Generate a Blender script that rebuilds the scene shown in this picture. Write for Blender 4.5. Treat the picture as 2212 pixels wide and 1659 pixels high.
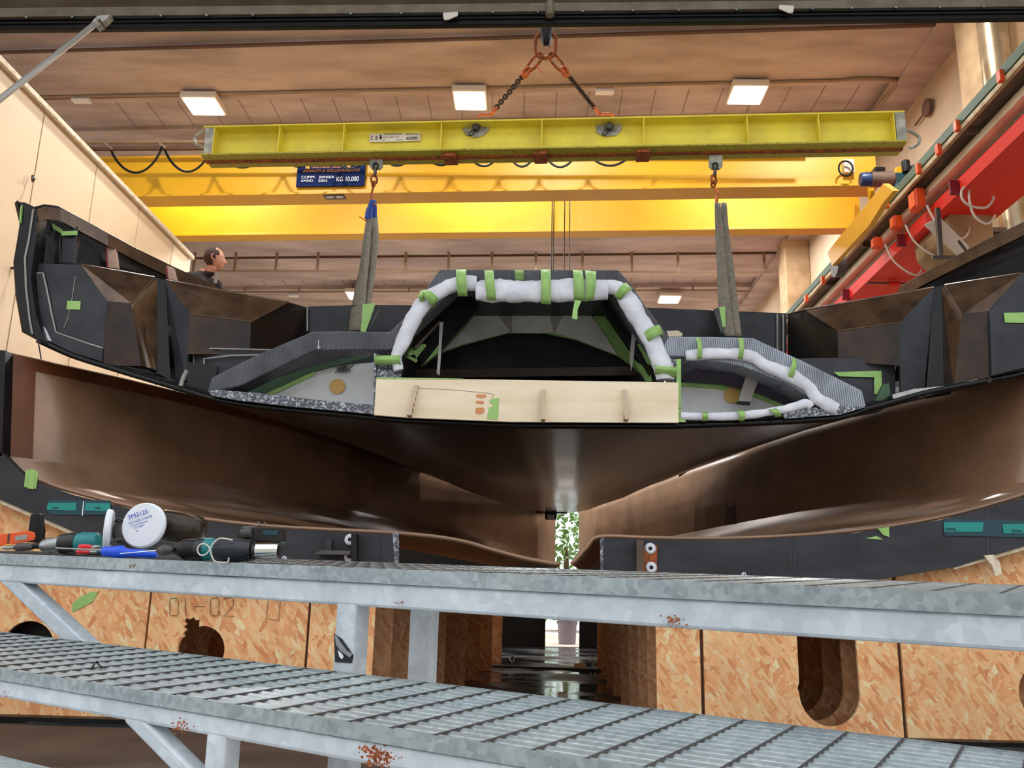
import bpy, math, random
from mathutils import Vector as V, Matrix, noise
from mathutils.geometry import tessellate_polygon
random.seed(7)
for o in list(bpy.data.objects): bpy.data.objects.remove(o)
SC = bpy.context.scene
COL = SC.collection
# ------------------------------------------------------------------ camera
F = 1950.0; CX, CY = 1106.0, 829.5; H = 0.66
CAM = V((0, 0, H))
Yc = V((41, -477, F)).normalized()                 # world axes written in camera axes (right, up, forward)
rho = math.radians(1.3)
Xc = V((math.cos(rho), -math.sin(rho), 0)); Xc = (Xc - Xc.dot(Yc)*Yc).normalized()
Zc = -(Xc.cross(Yc)); Zc.normalize()
def c2w(c): return V((c.dot(Xc), c.dot(Yc), c.dot(Zc)))
right, upv, fwd = c2w(V((1,0,0))), c2w(V((0,1,0))), c2w(V((0,0,1)))
cd = bpy.data.cameras.new('camera'); cam = bpy.data.objects.new('camera', cd); COL.objects.link(cam)
cd.sensor_width = 36; cd.lens = 36*F/2212; cd.clip_start = 0.05; cd.clip_end = 200
M = Matrix((( right.x, upv.x, -fwd.x, 0), (right.y, upv.y, -fwd.y, 0), (right.z, upv.z, -fwd.z, H), (0,0,0,1)))
cam.matrix_world = M
SC.camera = cam
# ------------------------------------------------------------------ world and exposure
SC.view_settings.view_transform = 'Standard'; SC.view_settings.look = 'None'
SC.view_settings.gamma = 1; SC.view_settings.exposure = 0.0; SC.view_settings.use_curve_mapping = False
W = bpy.data.worlds.new('overcast_sky'); SC.world = W; W.use_nodes = True
bgn = W.node_tree.nodes['Background']; bgn.inputs[0].default_value = (0.88, 0.94, 1.0, 1); bgn.inputs[1].default_value = 1.8

SL = bpy.data.lights.new('sun', 'SUN'); SL.energy = 7.0; SL.angle = .02; SL.color = (1.0, .95, .88)
sun = bpy.data.objects.new('sun', SL); COL.objects.link(sun); sun.rotation_euler = (math.radians(-42), 0, math.radians(14))   # high sun added behind the hall, so the yard bounces light inside

def ray(px, py): return c2w(V(((px-CX)/F, -(py-CY)/F, 1)))
def PP(px, py, p0, n):
    d = ray(px, py); return CAM + d*((p0-CAM).dot(n)/d.dot(n))
def PY(px, py, Y): return PP(px, py, V((0,Y,0)), V((0,1,0)))
def PZ(px, py, z): return PP(px, py, V((0,0,z)), V((0,0,1)))
def PX(px, py, x): return PP(px, py, V((x,0,0)), V((1,0,0)))
def PD(px, py, d): return CAM + ray(px, py)*d
def proj(p):
    q = p-CAM; c = V((q.dot(right), q.dot(upv), q.dot(fwd))); return (CX+F*c.x/c.z, CY-F*c.y/c.z, c.z)
SK = math.radians(-3.4); TD = V((math.cos(SK), math.sin(SK), 0)); TN = V((-math.sin(SK), math.cos(SK), 0))
def PS(px, py, Y): return PP(px, py, V((0,Y,0)), TN)     # plane across the hall, skewed like the roof members

# ------------------------------------------------------------------ materials
def srgb(c):
    f = lambda v: v/12.92 if v <= .04045 else ((v+.055)/1.055)**2.4
    return tuple(f(x/255) for x in c)+(1,)
MATS = {}
def nd(nt, t, **k):
    n = nt.nodes.new(t)
    for a, b in k.items():
        if a.startswith('i_'): n.inputs[int(a[2:])].default_value = b
        else: setattr(n, a, b)
    return n
def base(name, rough=.6, metal=0.0, coat=0.0):
    m = bpy.data.materials.new(name); m.use_nodes = True; nt = m.node_tree
    b = nt.nodes['Principled BSDF']; b.inputs['Roughness'].default_value = rough; b.inputs['Metallic'].default_value = metal
    if coat: b.inputs['Coat Weight'].default_value = coat; b.inputs['Coat Roughness'].default_value = .12
    MATS[name] = m
    return m, nt, b
def coords(nt, scale=(1,1,1), rot=(0,0,0)):
    tc = nd(nt, 'ShaderNodeTexCoord'); mp = nd(nt, 'ShaderNodeMapping')
    mp.inputs['Scale'].default_value = scale; mp.inputs['Rotation'].default_value = rot
    nt.links.new(tc.outputs['Object'], mp.inputs[0]); return mp.outputs[0]
def mixc(nt, fac, a, b, mode='MIX'):
    n = nd(nt, 'ShaderNodeMix', data_type='RGBA', blend_type=mode)
    if isinstance(fac, float): n.inputs[0].default_value = fac
    else: nt.links.new(fac, n.inputs[0])
    for v, i in ((a, 6), (b, 7)):
        if isinstance(v, tuple): n.inputs[i].default_value = v
        else: nt.links.new(v, n.inputs[i])
    return n.outputs[2]
def ramp(nt, fac, stops):
    r = nd(nt, 'ShaderNodeValToRGB'); nt.links.new(fac, r.inputs[0]); cr = r.color_ramp
    while len(cr.elements) < len(stops): cr.elements.new(.5)
    for e, (p, c) in zip(cr.elements, stops): e.position = p; e.color = c
    return r.outputs[0]
def noisef(nt, vec, scale, detail=4, rough=.55):
    n = nd(nt, 'ShaderNodeTexNoise'); n.inputs['Scale'].default_value = scale; n.inputs['Detail'].default_value = detail
    n.inputs['Roughness'].default_value = rough; nt.links.new(vec, n.inputs['Vector']); return n.outputs[0]
def bump(nt, b, h, s=.2, d=.01):
    n = nd(nt, 'ShaderNodeBump'); n.inputs['Strength'].default_value = s; n.inputs['Distance'].default_value = d
    nt.links.new(h, n.inputs['Height']); nt.links.new(n.outputs[0], b.inputs['Normal'])
W1 = (1,1,1,1); K0 = (0,0,0,1)
def plain(name, c, rough=.55, metal=0., var=.12, scale=6., c2=None, bumps=0., stretch=(1,1,1), coat=0., lo=.35, hi=.7):
    m, nt, b = base(name, rough, metal, coat); v = coords(nt, stretch)
    n = noisef(nt, v, scale); a = srgb(c); d = srgb(c2) if c2 else tuple(x*(1-var*2) for x in a[:3])+(1,)
    nt.links.new(ramp(nt, n, [(lo, d), (hi, a)]), b.inputs['Base Color'])
    if bumps: bump(nt, b, noisef(nt, v, scale*5), bumps)
    return m
def voro(nt, vec, scale, feat='F1', out='Color'):
    n = nd(nt, 'ShaderNodeTexVoronoi', feature=feat); n.inputs['Scale'].default_value = scale
    nt.links.new(vec, n.inputs['Vector']); return n.outputs[out]
def sep(nt, col):
    s = nd(nt, 'ShaderNodeSeparateColor'); nt.links.new(col, s.inputs[0]); return s.outputs

plain('concrete_roof', (192,178,174), .85, var=.22, scale=1.3, c2=(152,138,134), stretch=(.5,1.6,1), bumps=.25)
plain('concrete_panel', (212,200,196), .85, scale=1.2, c2=(190,176,170))
plain('concrete_wall', (200,180,154), .85, scale=1.0, c2=(176,154,128))
plain('concrete_column', (186,160,122), .85, scale=2.0, c2=(140,112,80), bumps=.2)
plain('cream_panel', (234,208,172), .5, var=.04, scale=.8)
plain('dark_line', (96,66,48), .8, var=.05)
plain('grey_conduit', (150,126,100), .5, .3, var=.1)
plain('yellow_paint', (228,172,20), .42, var=.05, scale=.8, c2=(216,156,12))
plain('lime_paint', (238,218,62), .5, scale=5, c2=(218,198,64), lo=.3, hi=.62, bumps=.08)
plain('rusty_lime', (188,176,54), .6, scale=34, c2=(156,128,50), lo=.3, hi=.5)
plain('worn_plate', (190,186,170), .45, .3, scale=14, c2=(120,118,104))
plain('rust', (196,96,34), .7, .1, scale=30, c2=(110,60,30), bumps=.3)
plain('orange_enamel', (232,120,46), .5, 0, scale=40, c2=(170,80,36))
plain('dark_chain', (92,66,48), .55, .5, scale=40, c2=(60,44,36))
plain('steel', (170,170,168), .3, .9, var=.15, scale=20)
plain('black_steel', (42,40,42), .35, .6, var=.2, scale=12)
plain('chrome', (225,225,225), .12, 1., var=.03)
plain('black_rubber', (22,21,22), .45, 0, var=.3, scale=8, bumps=.1)
plain('door_leaf', (92,84,72), .6, scale=3, c2=(74,62,50))
plain('door_metal', (128,118,100), .5, .3, scale=6, c2=(104,92,76))
plain('grey_strut', (186,182,176), .4, .5, var=.05)
plain('light_frame', (214,206,194), .5, var=.02)
plain('green_tape', (158,196,116), .6, var=.06, scale=10, c2=(140,182,98))
plain('green_edge', (60,92,62), .6, scale=3, c2=(48,74,50))
plain('teal_tape', (10,140,132), .45, var=.06, scale=8)
plain('dark_teal', (6,62,72), .45, var=.06, scale=8)
plain('red_paint', (236,44,28), .55, var=.06, scale=1)
plain('orange_plastic', (240,88,30), .4, var=.06)
plain('blue_plastic', (14,80,220), .25, var=.06)
plain('teal_plastic', (12,120,122), .35, var=.08)
plain('black_plastic', (24,24,27), .3, var=.2, scale=20)
plain('navy_plastic', (26,30,40), .4, var=.1, scale=20)
plain('white_plastic', (226,228,234), .45, var=.03)
plain('grey_rubber', (92,86,80), .55, var=.2, scale=25, c2=(58,52,48))
plain('tool_red', (225,44,50), .35, var=.05)
plain('sign_blue', (12,32,80), .8, var=.04)
plain('ink', (24,22,28), .6, var=.02)
plain('blue_ink', (36,58,176), .6, var=.02)
plain('white_paint', (240,240,240), .5, var=.02)
plain('sign_orange', (236,150,40), .5, var=.02)
plain('sling_grey', (132,124,108), .8, scale=10, c2=(106,98,84), bumps=.3, stretch=(6,6,.6))
plain('sling_blue', (34,70,150), .8, var=.1)
plain('cloth', (226,226,232), .9, var=.05, scale=12, c2=(206,206,216), bumps=.4)
plain('brown_tape', (66,30,16), .45, var=.1)
plain('film_grey', (226,224,218), .6, scale=6, c2=(190,188,182))
plain('liner_grey', (172,168,162), .55, scale=6, c2=(146,142,136))
plain('liner_dark', (84,84,84), .5, scale=6, c2=(66,66,66))
plain('inner_white', (236,238,238), .5, scale=5, c2=(220,222,224))
plain('amber_disc', (222,178,92), .4, var=.06)
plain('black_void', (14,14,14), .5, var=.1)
plain('dark_grp', (34,33,35), .34, .0, scale=7, c2=(22,21,23), bumps=.06)
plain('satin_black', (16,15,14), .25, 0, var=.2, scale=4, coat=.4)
plain('grey_board', (66,66,70), .55, scale=8, c2=(54,54,58))
plain('mould_plate', (62,62,66), .55, scale=5, c2=(48,47,51), stretch=(.6,1,2))
plain('cream_edge', (236,222,200), .8, scale=20, c2=(200,180,150))
plain('beige_strip', (196,178,140), .6, scale=8, c2=(160,140,104))
plain('brown_steel', (104,84,68), .5, .2, scale=3, c2=(74,58,48))
plain('tray_white', (236,224,200), .5, scale=3, c2=(214,198,170))
plain('plastic_bucket', (158,150,166), .5, var=.08)
plain('skin', (206,140,112), .55, var=.06, scale=30)
plain('hair', (72,42,24), .8, var=.2, scale=60)
plain('dark_shirt', (52,42,38), .85, var=.15, scale=10)
plain('foliage', (120,170,60), .6, var=.3, scale=4)
plain('paint_drop', (214,206,160), .6, var=.05)
plain('rust_spot', (190,104,60), .8, scale=60, c2=(150,84,50))
plain('wood_strip', (206,170,150), .7, scale=8, c2=(176,140,120))
plain('red_edge', (150,30,50), .6, var=.3, scale=40)
plain('purple_foil', (52,34,66), .3, .1, scale=24, c2=(24,20,30), bumps=.5)
plain('facade', (150,144,138), .8, scale=.5, c2=(120,116,112))
plain('bounce_paving', (190,186,180), .8, scale=2, c2=(160,156,150))
plain('bounce_floor', (214,204,194), .6, scale=1, c2=(196,184,172))
plain('floor_concrete', (92,74,62), .7, scale=2, c2=(66,52,46))
plain('flange_steel', (90,84,80), .5, .2, var=.2)
plain('motor_grey', (120,96,84), .5, .2, var=.1)
plain('motor_blue', (40,62,110), .4, .1, var=.1)
plain('tire_black', (30,28,28), .7, var=.1)
plain('duct_metal', (178,160,130), .3, .7, scale=4, c2=(140,120,92))
plain('orange_felt', (222,150,104), .9, var=.1)

# galvanised steel: spangle
def galv(name, c, c2, rough, metal, sc):
    m, nt, b = base(name, rough, metal); v = coords(nt)
    vc = sep(nt, voro(nt, v, sc))[0]; n = noisef(nt, v, 7, 5)
    a = ramp(nt, vc, [(0, srgb(c2)), (.75, srgb(c)), (1, tuple(min(1, x*1.08) for x in srgb(c)[:3])+(1,))])
    d = mixc(nt, ramp(nt, n, [(.35, (.72,.72,.72,1)), (.65, W1)]), K0, a, 'MIX')
    x = mixc(nt, 1.0, a, ramp(nt, n, [(.3, (.72,.74,.76,1)), (.65, W1)]), 'MULTIPLY')
    nt.links.new(x, b.inputs['Base Color'])
    return m
galv('galv_band', (170,178,180), (146,156,158), .42, .3, 110)
galv('galv_tube', (214,221,227), (205,212,218), .5, .1, 60)
galv('galv_bar', (182,190,190), (160,170,172), .34, .35, 120)

def brushed(name, c, c2, rough, metal, sc=6, stretch=(1,.1,1), coat=.5, crough=.1, aniso=0.):
    m, nt, b = base(name, rough, metal, coat); b.inputs['Coat Roughness'].default_value = crough
    v = coords(nt, stretch); n = noisef(nt, v, sc, 6)
    nt.links.new(ramp(nt, n, [(.35, srgb(c2)), (.65, srgb(c))]), b.inputs['Base Color'])
    v2 = coords(nt); bump(nt, b, noisef(nt, v2, 3, 2), .05, .02)
    return m
brushed('hull_film', (13,10,7), (8,6,5), .22, .0, 5, (.2,1,1), .45, .05)
brushed('mould_surface', (158,120,92), (130,100,76), .38, .15, 3, (.4,1,1), .35, .2)
brushed('mould_border', (118,66,34), (96,52,28), .4, .15, 4, (1,1,1), .35, .2)
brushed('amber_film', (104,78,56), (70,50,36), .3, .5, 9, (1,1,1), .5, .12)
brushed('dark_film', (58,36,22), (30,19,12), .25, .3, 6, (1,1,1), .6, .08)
def carbon(name, c, c2, ang, sc=140, rough=.42):
    m, nt, b = base(name, rough, .1, .25); v = coords(nt, (1,1,1), (0, ang, 0))
    w = nd(nt, 'ShaderNodeTexWave', wave_type='BANDS', bands_direction='X'); w.inputs['Scale'].default_value = sc
    w.inputs['Distortion'].default_value = .3; nt.links.new(v, w.inputs['Vector'])
    n = noisef(nt, coords(nt), 5, 5)
    a = mixc(nt, w.outputs[1], srgb(c2), srgb(c))
    x = mixc(nt, 1.0, a, ramp(nt, n, [(.3, (.6,.6,.62,1)), (.7, (1.25,1.25,1.28,1))]), 'MULTIPLY')
    nt.links.new(x, b.inputs['Base Color']); bump(nt, b, w.outputs[1], .25, .002)
    return m
carbon('carbon_face', (62,64,67), (34,35,38), .6, 32)
carbon('carbon_dark', (48,49,52), (26,27,29), .6, 32, .35)
carbon('carbon_arch', (104,106,110), (62,63,67), 1.2, 30, .42)
carbon('carbon_silver', (170,178,188), (100,106,116), .1, 26, .4)
def glitter():
    m, nt, b = base('peel_ply', .35, .4); v = coords(nt)
    c = sep(nt, voro(nt, v, 110))[0]
    nt.links.new(ramp(nt, c, [(.3, srgb((70,72,78))), (.75, srgb((120,124,130))), (1, srgb((186,190,196)))]), b.inputs['Base Color'])
glitter()
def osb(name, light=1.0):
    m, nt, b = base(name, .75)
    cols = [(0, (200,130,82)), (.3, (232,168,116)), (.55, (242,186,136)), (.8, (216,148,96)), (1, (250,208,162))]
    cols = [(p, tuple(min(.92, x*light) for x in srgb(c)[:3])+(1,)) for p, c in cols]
    # distort coordinates a little so strands are not straight cells
    acc = None
    for k, (ang, sx, sy) in enumerate([(.35, 26, 80), (-.55, 30, 95), (1.25, 24, 70), (2.2, 34, 110)]):
        tc = nd(nt, 'ShaderNodeTexCoord')
        mp1 = nd(nt, 'ShaderNodeMapping'); mp1.inputs['Rotation'].default_value = (0, ang, 0)
        mp1.inputs['Location'].default_value = (k*3.3, 0, k*1.7)
        mp2 = nd(nt, 'ShaderNodeMapping'); mp2.inputs['Scale'].default_value = (sx*.55, 20, sy*.55)
        nt.links.new(tc.outputs['Object'], mp1.inputs[0]); nt.links.new(mp1.outputs[0], mp2.inputs[0])
        vo = nd(nt, 'ShaderNodeTexVoronoi'); vo.inputs['Scale'].default_value = 1.0
        nt.links.new(mp2.outputs[0], vo.inputs['Vector']); s = sep(nt, vo.outputs['Color'])
        c = ramp(nt, s[0], cols)
        if acc is None: acc = c
        else: acc = mixc(nt, ramp(nt, s[1], [(.52, K0), (.56, W1)]), acc, c)
    n = noisef(nt, coords(nt), 2.2, 3)
    x = mixc(nt, 1.0, acc, ramp(nt, n, [(.3, (.84,.8,.76,1)), (.6, W1)]), 'MULTIPLY')
    nt.links.new(x, b.inputs['Base Color']); return m
osb('osb', 1.22); osb('osb_dark', .72)  # same strand pattern twice, in a darker tone for the ribs
def ply():
    m, nt, b = base('plywood', .6); v = coords(nt, (.5,1,3)); n = noisef(nt, v, 4, 5)
    nt.links.new(ramp(nt, n, [(.3, srgb((222,200,166))), (.7, srgb((240,224,196)))]), b.inputs['Base Color'])
    m, nt, b = base('plywood_edge', .7); v = coords(nt)
    w = nd(nt, 'ShaderNodeTexWave', bands_direction='X'); w.inputs['Scale'].default_value = 60; w.inputs['Distortion'].default_value = .6
    nt.links.new(v, w.inputs['Vector'])
    nt.links.new(ramp(nt, w.outputs[1], [(.2, srgb((150,118,96))), (.7, srgb((222,204,180)))]), b.inputs['Base Color'])
ply()
def wet():
    m, nt, b = base('wet_sheeting', .3); v = coords(nt); n = noisef(nt, v, 1.6, 6, .6)
    nt.links.new(ramp(nt, n, [(.35, srgb((26,30,32))), (.7, srgb((62,62,64)))]), b.inputs['Base Color'])
    nt.links.new(ramp(nt, noisef(nt, coords(nt), 1.1, 3), [(.44, (.06,.06,.06,1)), (.58, (.5,.5,.5,1))]), b.inputs['Roughness'])
    bump(nt, b, n, .15, .02)
wet()
def emit(name, c, s):
    m, nt, b = base(name); b.inputs['Base Color'].default_value = c; b.inputs['Emission Color'].default_value = c
    b.inputs['Emission Strength'].default_value = s; return m
emit('lamp_glow', (1.0, .93, .82, 1), 14)
def glass(name, c, rough=.05, alpha=1.0):
    m, nt, b = base(name, rough); b.inputs['Base Color'].default_value = c; b.inputs['Transmission Weight'].default_value = 1; b.inputs['IOR'].default_value = 1.3
glass('clear_plastic', (.55, .42, .32, 1), .12)

for n_ in ('sign_blue','hull_film','carbon_face','carbon_dark','carbon_arch','dark_film','dark_grp','satin_black','grey_board','black_rubber','mould_plate','black_void','liner_grey','liner_dark'):
    b_ = MATS[n_].node_tree.nodes['Principled BSDF']; b_.inputs['Specular IOR Level'].default_value = .22; b_.inputs['Coat Weight'].default_value *= .3
# ------------------------------------------------------------------ objects
BASE = {}
def props(o, label=None, cat=None, group=None, kind=None):
    if label: o['label'] = label
    if cat: o['category'] = cat
    if group: o['group'] = group
    if kind: o['kind'] = kind
    return o
def thing(name, label, cat, loc, group=None):
    o = bpy.data.objects.new(name, None); COL.objects.link(o); o.location = loc; o.empty_display_size = .05
    BASE[o] = V(loc); return props(o, label, cat, group)
class MB:
    def __init__(s): s.v = []; s.f = []
    def add(s, vs, fs):
        n = len(s.v); s.v += [V(x) for x in vs]; s.f += [tuple(i+n for i in f) for f in fs]; return s
    def quad(s, *p): return s.add(p, [tuple(range(len(p)))])
    def prism(s, loops, off, nrm=None):
        """solid plate from coplanar-ish outline loops (first outer, rest holes), thickened by vector off"""
        if not isinstance(loops[0], (list, tuple)) or isinstance(loops[0], V): loops = [loops]
        loops = [[V(p) for p in l] for l in loops]; off = V(off)
        n = (nrm or off).normalized()
        a = n.orthogonal().normalized(); b = n.cross(a)
        l2 = [[V((p.dot(a), p.dot(b), 0)) for p in l] for l in loops]
        tris = tessellate_polygon(l2); flat = [p for l in loops for p in l]; N = len(flat)
        vs = flat+[p+off for p in flat]; fs = []
        for t in tris: fs.append(tuple(t)); fs.append(tuple(i+N for i in reversed(t)))
        k = 0
        for l in loops:
            m = len(l)
            for i in range(m): fs.append((k+i, k+(i+1)%m, k+(i+1)%m+N, k+i+N))
            k += m
        return s.add(vs, fs)
    def box(s, c, sx, sy, sz, ax=None):
        c = V(c); X, Y, Z = ax or (V((1,0,0)), V((0,1,0)), V((0,0,1)))
        vs = [c+X*(sx/2*i)+Y*(sy/2*j)+Z*(sz/2*k) for k in (-1,1) for j in (-1,1) for i in (-1,1)]
        return s.add(vs, [(0,2,3,1),(4,5,7,6),(0,1,5,4),(2,6,7,3),(0,4,6,2),(1,3,7,5)])
    def bar(s, a, b, w, h, up=V((0,0,1))):
        a, b = V(a), V(b); X = (b-a); L = X.length; X = X/L; Y = up.cross(X).normalized(); Z = X.cross(Y)
        return s.box((a+b)/2, L, w, h, (X, Y, Z))
    def tube(s, path, r, n=10, closed=False, flat=1.0, up=None, noise_amp=0., nsc=20.):
        path = [V(p) for p in path]; m = len(path); rs = r if isinstance(r, (list, tuple)) else [r]*m
        vs = []; ref = None
        for i, p in enumerate(path):
            if closed: t = path[(i+1)%m]-path[i-1]
            else: t = path[min(i+1, m-1)]-path[max(i-1, 0)]
            t = t.normalized() if t.length > 1e-9 else V((0,0,1))
            if up is not None: A = up.cross(t).normalized()
            else:
                if ref is None: ref = t.orthogonal().normalized()
                A = (ref-ref.dot(t)*t).normalized(); ref = A
            B = t.cross(A)
            for k in range(n):
                a = 2*math.pi*k/n; q = A*(math.cos(a)*rs[i]) + B*(math.sin(a)*rs[i]*flat)
                if noise_amp: q = q*(1+noise_amp*noise.noise((p+q)*nsc)+.5*noise_amp*noise.noise((p+q)*nsc*2.7))
                vs.append(p+q)
        fs = []
        for i in range(m if closed else m-1):
            j = (i+1)%m
            for k in range(n): fs.append((i*n+k, i*n+(k+1)%n, j*n+(k+1)%n, j*n+k))
        if not closed: fs.append(tuple(reversed(range(n)))); fs.append(tuple((m-1)*n+k for k in range(n)))
        return s.add(vs, fs)
    def lathe(s, p0, ax, prof, n=24):
        """prof: (distance along ax, radius)"""
        p0, ax = V(p0), V(ax).normalized(); A = ax.orthogonal().normalized(); B = ax.cross(A); vs = []; m = len(prof)
        for t, r in prof:
            for k in range(n):
                a = 2*math.pi*k/n; vs.append(p0+ax*t+(A*math.cos(a)+B*math.sin(a))*max(r, 1e-5))
        fs = [(i*n+k, i*n+(k+1)%n, (i+1)*n+(k+1)%n, (i+1)*n+k) for i in range(m-1) for k in range(n)]
        fs.append(tuple(reversed(range(n)))); fs.append(tuple((m-1)*n+k for k in range(n)))
        return s.add(vs, fs)
    def grid(s, rows, closed=False):
        m, n = len(rows), len(rows[0]); vs = [p for r in rows for p in r]
        return s.add(vs, [(i*n+k, i*n+k+1, (i+1)*n+k+1, (i+1)*n+k) for i in range(m-1) for k in range(n-1)])
    def build(s, name, mat, parent=None, label=None, cat=None, group=None, kind=None, bev=0, solid=0, smooth=None, sub=0, off=-1, sharp=35):
        if parent is not None: L = BASE[parent]
        elif kind == 'structure': L = V((0,0,0))
        else:
            zs = [v.z for v in s.v]; L = V((sum(v.x for v in s.v)/len(s.v), sum(v.y for v in s.v)/len(s.v), min(zs)))
        me = bpy.data.meshes.new(name); me.from_pydata([v-L for v in s.v], [], s.f); me.validate()
        import bmesh
        bm = bmesh.new(); bm.from_mesh(me); bmesh.ops.recalc_face_normals(bm, faces=bm.faces)
        if smooth:
            for f in bm.faces: f.smooth = True
            for e in bm.edges:
                if len(e.link_faces) == 2 and e.calc_face_angle(0) > math.radians(sharp): e.smooth = False
        bm.to_mesh(me); bm.free()
        me.materials.append(MATS[mat])
        o = bpy.data.objects.new(name, me); COL.objects.link(o); BASE[o] = L
        if parent is not None: o.parent = parent
        else: o.location = L
        if solid:
            m = o.modifiers.new('thick', 'SOLIDIFY'); m.thickness = solid; m.offset = off
        if sub: m = o.modifiers.new('sub', 'SUBSURF'); m.levels = sub; m.render_levels = sub
        if bev: m = o.modifiers.new('bev', 'BEVEL'); m.width = bev; m.segments = 2; m.limit_method = 'ANGLE'
        return props(o, label, cat, group, kind)
def copy_tree(o, dloc, label=None, rotz=0, parent=None):
    c = o.copy(); COL.objects.link(c)
    if parent is not None: c.parent = parent
    else:
        c.location = o.location+V(dloc); c.rotation_euler.z += rotz
        if label: c['label'] = label
    BASE[c] = BASE[o]+V(dloc)
    for ch in list(o.children): copy_tree(ch, dloc, None, 0, c)
    return c
def text(body, mat, parent, origin, X, Y, size, name='lettering', depth=.0006, shear=0, width=None, align='LEFT', label=None):
    cu = bpy.data.curves.new('t', 'FONT'); cu.body = body; cu.size = size; cu.extrude = depth; cu.shear = shear; cu.align_x = align
    tmp = bpy.data.objects.new('t', cu); COL.objects.link(tmp); bpy.context.view_layer.update()
    me = bpy.data.meshes.new_from_object(tmp.evaluated_get(bpy.context.evaluated_depsgraph_get()))
    bpy.data.objects.remove(tmp)
    X = V(X).normalized(); Y = (V(Y)-V(Y).dot(X)*X).normalized(); Z = X.cross(Y); o0 = V(origin)-BASE[parent]
    sx = 1.0
    if width and len(me.vertices):
        w = max(v.co.x for v in me.vertices)-min(v.co.x for v in me.vertices); sx = width/max(w, 1e-6)
    for v in me.vertices: c = v.co.copy(); v.co = o0+X*(c.x*sx)+Y*c.y+Z*c.z
    me.materials.clear(); me.materials.append(MATS[mat]); me.name = name
    o = bpy.data.objects.new(name, me); COL.objects.link(o); o.parent = parent; BASE[o] = BASE[parent]
    if label: o['label'] = label
    return o
def spline(pts, n=8):
    pts = [V(p) for p in pts]; out = []
    for i in range(len(pts)-1):
        p0 = pts[max(i-1,0)]; p1 = pts[i]; p2 = pts[i+1]; p3 = pts[min(i+2, len(pts)-1)]
        for k in range(n):
            t = k/n; out.append(.5*((2*p1)+(p2-p0)*t+(2*p0-5*p1+4*p2-p3)*t*t+(3*p1-p0-3*p2+p3)*t**3))
    out.append(pts[-1]); return out
# ================================================================== SETTING
HC = H+7.3
def struct(name, mb, mat, **k): return mb.build(name, mat, kind='structure', **k)
struct('floor', MB().box((0, 9, -.05), 26, 34, .1), 'floor_concrete')
for x0_, x1_ in ((-13, -3.3), (3.3, 6.4)):
    struct('floor', MB().box(((x0_+x1_)/2, 14, .004), x1_-x0_, 17.6, .008), 'bounce_floor')  # pale slabs out of view, added to bounce light up to roof and girders
struct('floor', MB().box((0, -4, .004), 26, 15.4, .008), 'bounce_paving')  # unseen pale yard, added to bounce daylight into the hall
struct('wall_outside', MB().box((0, -9.5, 2.6), 30, .3, 5.2), 'facade')  # unseen wall added behind the camera to darken sky reflections
struct('floor', MB().box((-3.3, 18.9, .012), 19.4, 7.6, .008), 'bounce_floor')  # another pale slab added beyond the boat for bounced light
# roof: cross-section in (distance, height) pulled across the hall
def sk(x, Y, z): q = TD*x + V((0, Y, 0)); return V((q.x, q.y, z))
yl = []
def Yat(py, z, px=1100): p = PZ(px, py, z); return p.y - TD.y/TD.x*p.x
prof = [(3.0, HC+.06), (Yat(80,HC), HC+.06), (Yat(80,HC)+.03, HC+.06), (Yat(80,HC)+.03, HC-.02), (Yat(186,HC), HC-.02), (Yat(186,HC), HC+.10),
        (Yat(214,HC), HC+.10), (Yat(214,HC), HC+.16), (Yat(276,HC), HC+.16), (Yat(276,HC), HC+.10), (Yat(305,HC), HC+.10), (Yat(305,HC), HC), (Yat(430,HC), HC), (Yat(430,HC), HC+.1),
        (Yat(470,HC), HC+.1), (Yat(470,HC), HC), (Yat(551,HC)-.06, HC), (Yat(551,HC)-.06, HC+.08), (Yat(551,HC), HC+.08), (Yat(551,HC), HC-.0), (Yat(602,HC), HC), (Yat(602,HC), HC+.14), (Yat(626,HC), HC+.14), (Yat(626,HC), HC+.04), (Yat(680,HC), HC+.04), (26, HC+.04)]
prof = [(a, b) for a, b in prof]
rows = [[sk(x, a, b) for a, b in prof] for x in [-14+20.3*i/16 for i in range(17)]]
m = MB().grid(rows)
top = [[sk(-14, 3, HC+.5), sk(-14, 26, HC+.5)], [sk(6.3, 3, HC+.5), sk(6.3, 26, HC+.5)]]
m.grid(top)
struct('ceiling', m, 'concrete_roof')
# joints of the light planks between the beams
m = MB(); a, b = Yat(214,HC)+.02, Yat(276,HC)-.02
for i in range(26): x = -6.6+i*.49; m.bar(sk(x, a, HC+.158), sk(x, b, HC+.159), .006, .006)
for yy in (Yat(78,HC), Yat(551,HC), Yat(186,HC)): m.bar(sk(-13, yy, HC-.015), sk(6.2, yy, HC-.015), .03, .03)
a, b = Yat(602,HC)+.02, Yat(626,HC)-.02
for i in range(26): x = -6.6+i*.49; m.bar(sk(x, a, HC+.136), sk(x, b, HC+.137), .006, .006)
struct('trim_1', m, 'dark_line')
xr = PZ(1950, 247, HC).x; xw = PZ(2064, 97, HC-.02).x
xr2 = PZ(1885, 246, HC).x
# concrete edge beam along the right wall, running away from the door
m = MB(); m.box(((xr2+xw)/2+.05, 15, HC+.02), xw-xr2+.1, 22, .16); struct('trim_2', m, 'concrete_roof', bev=.01)
struct('wall_right', MB().box((xw+.15, 14.6, HC/2), .3, 23, HC+.3), 'concrete_wall')
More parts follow.
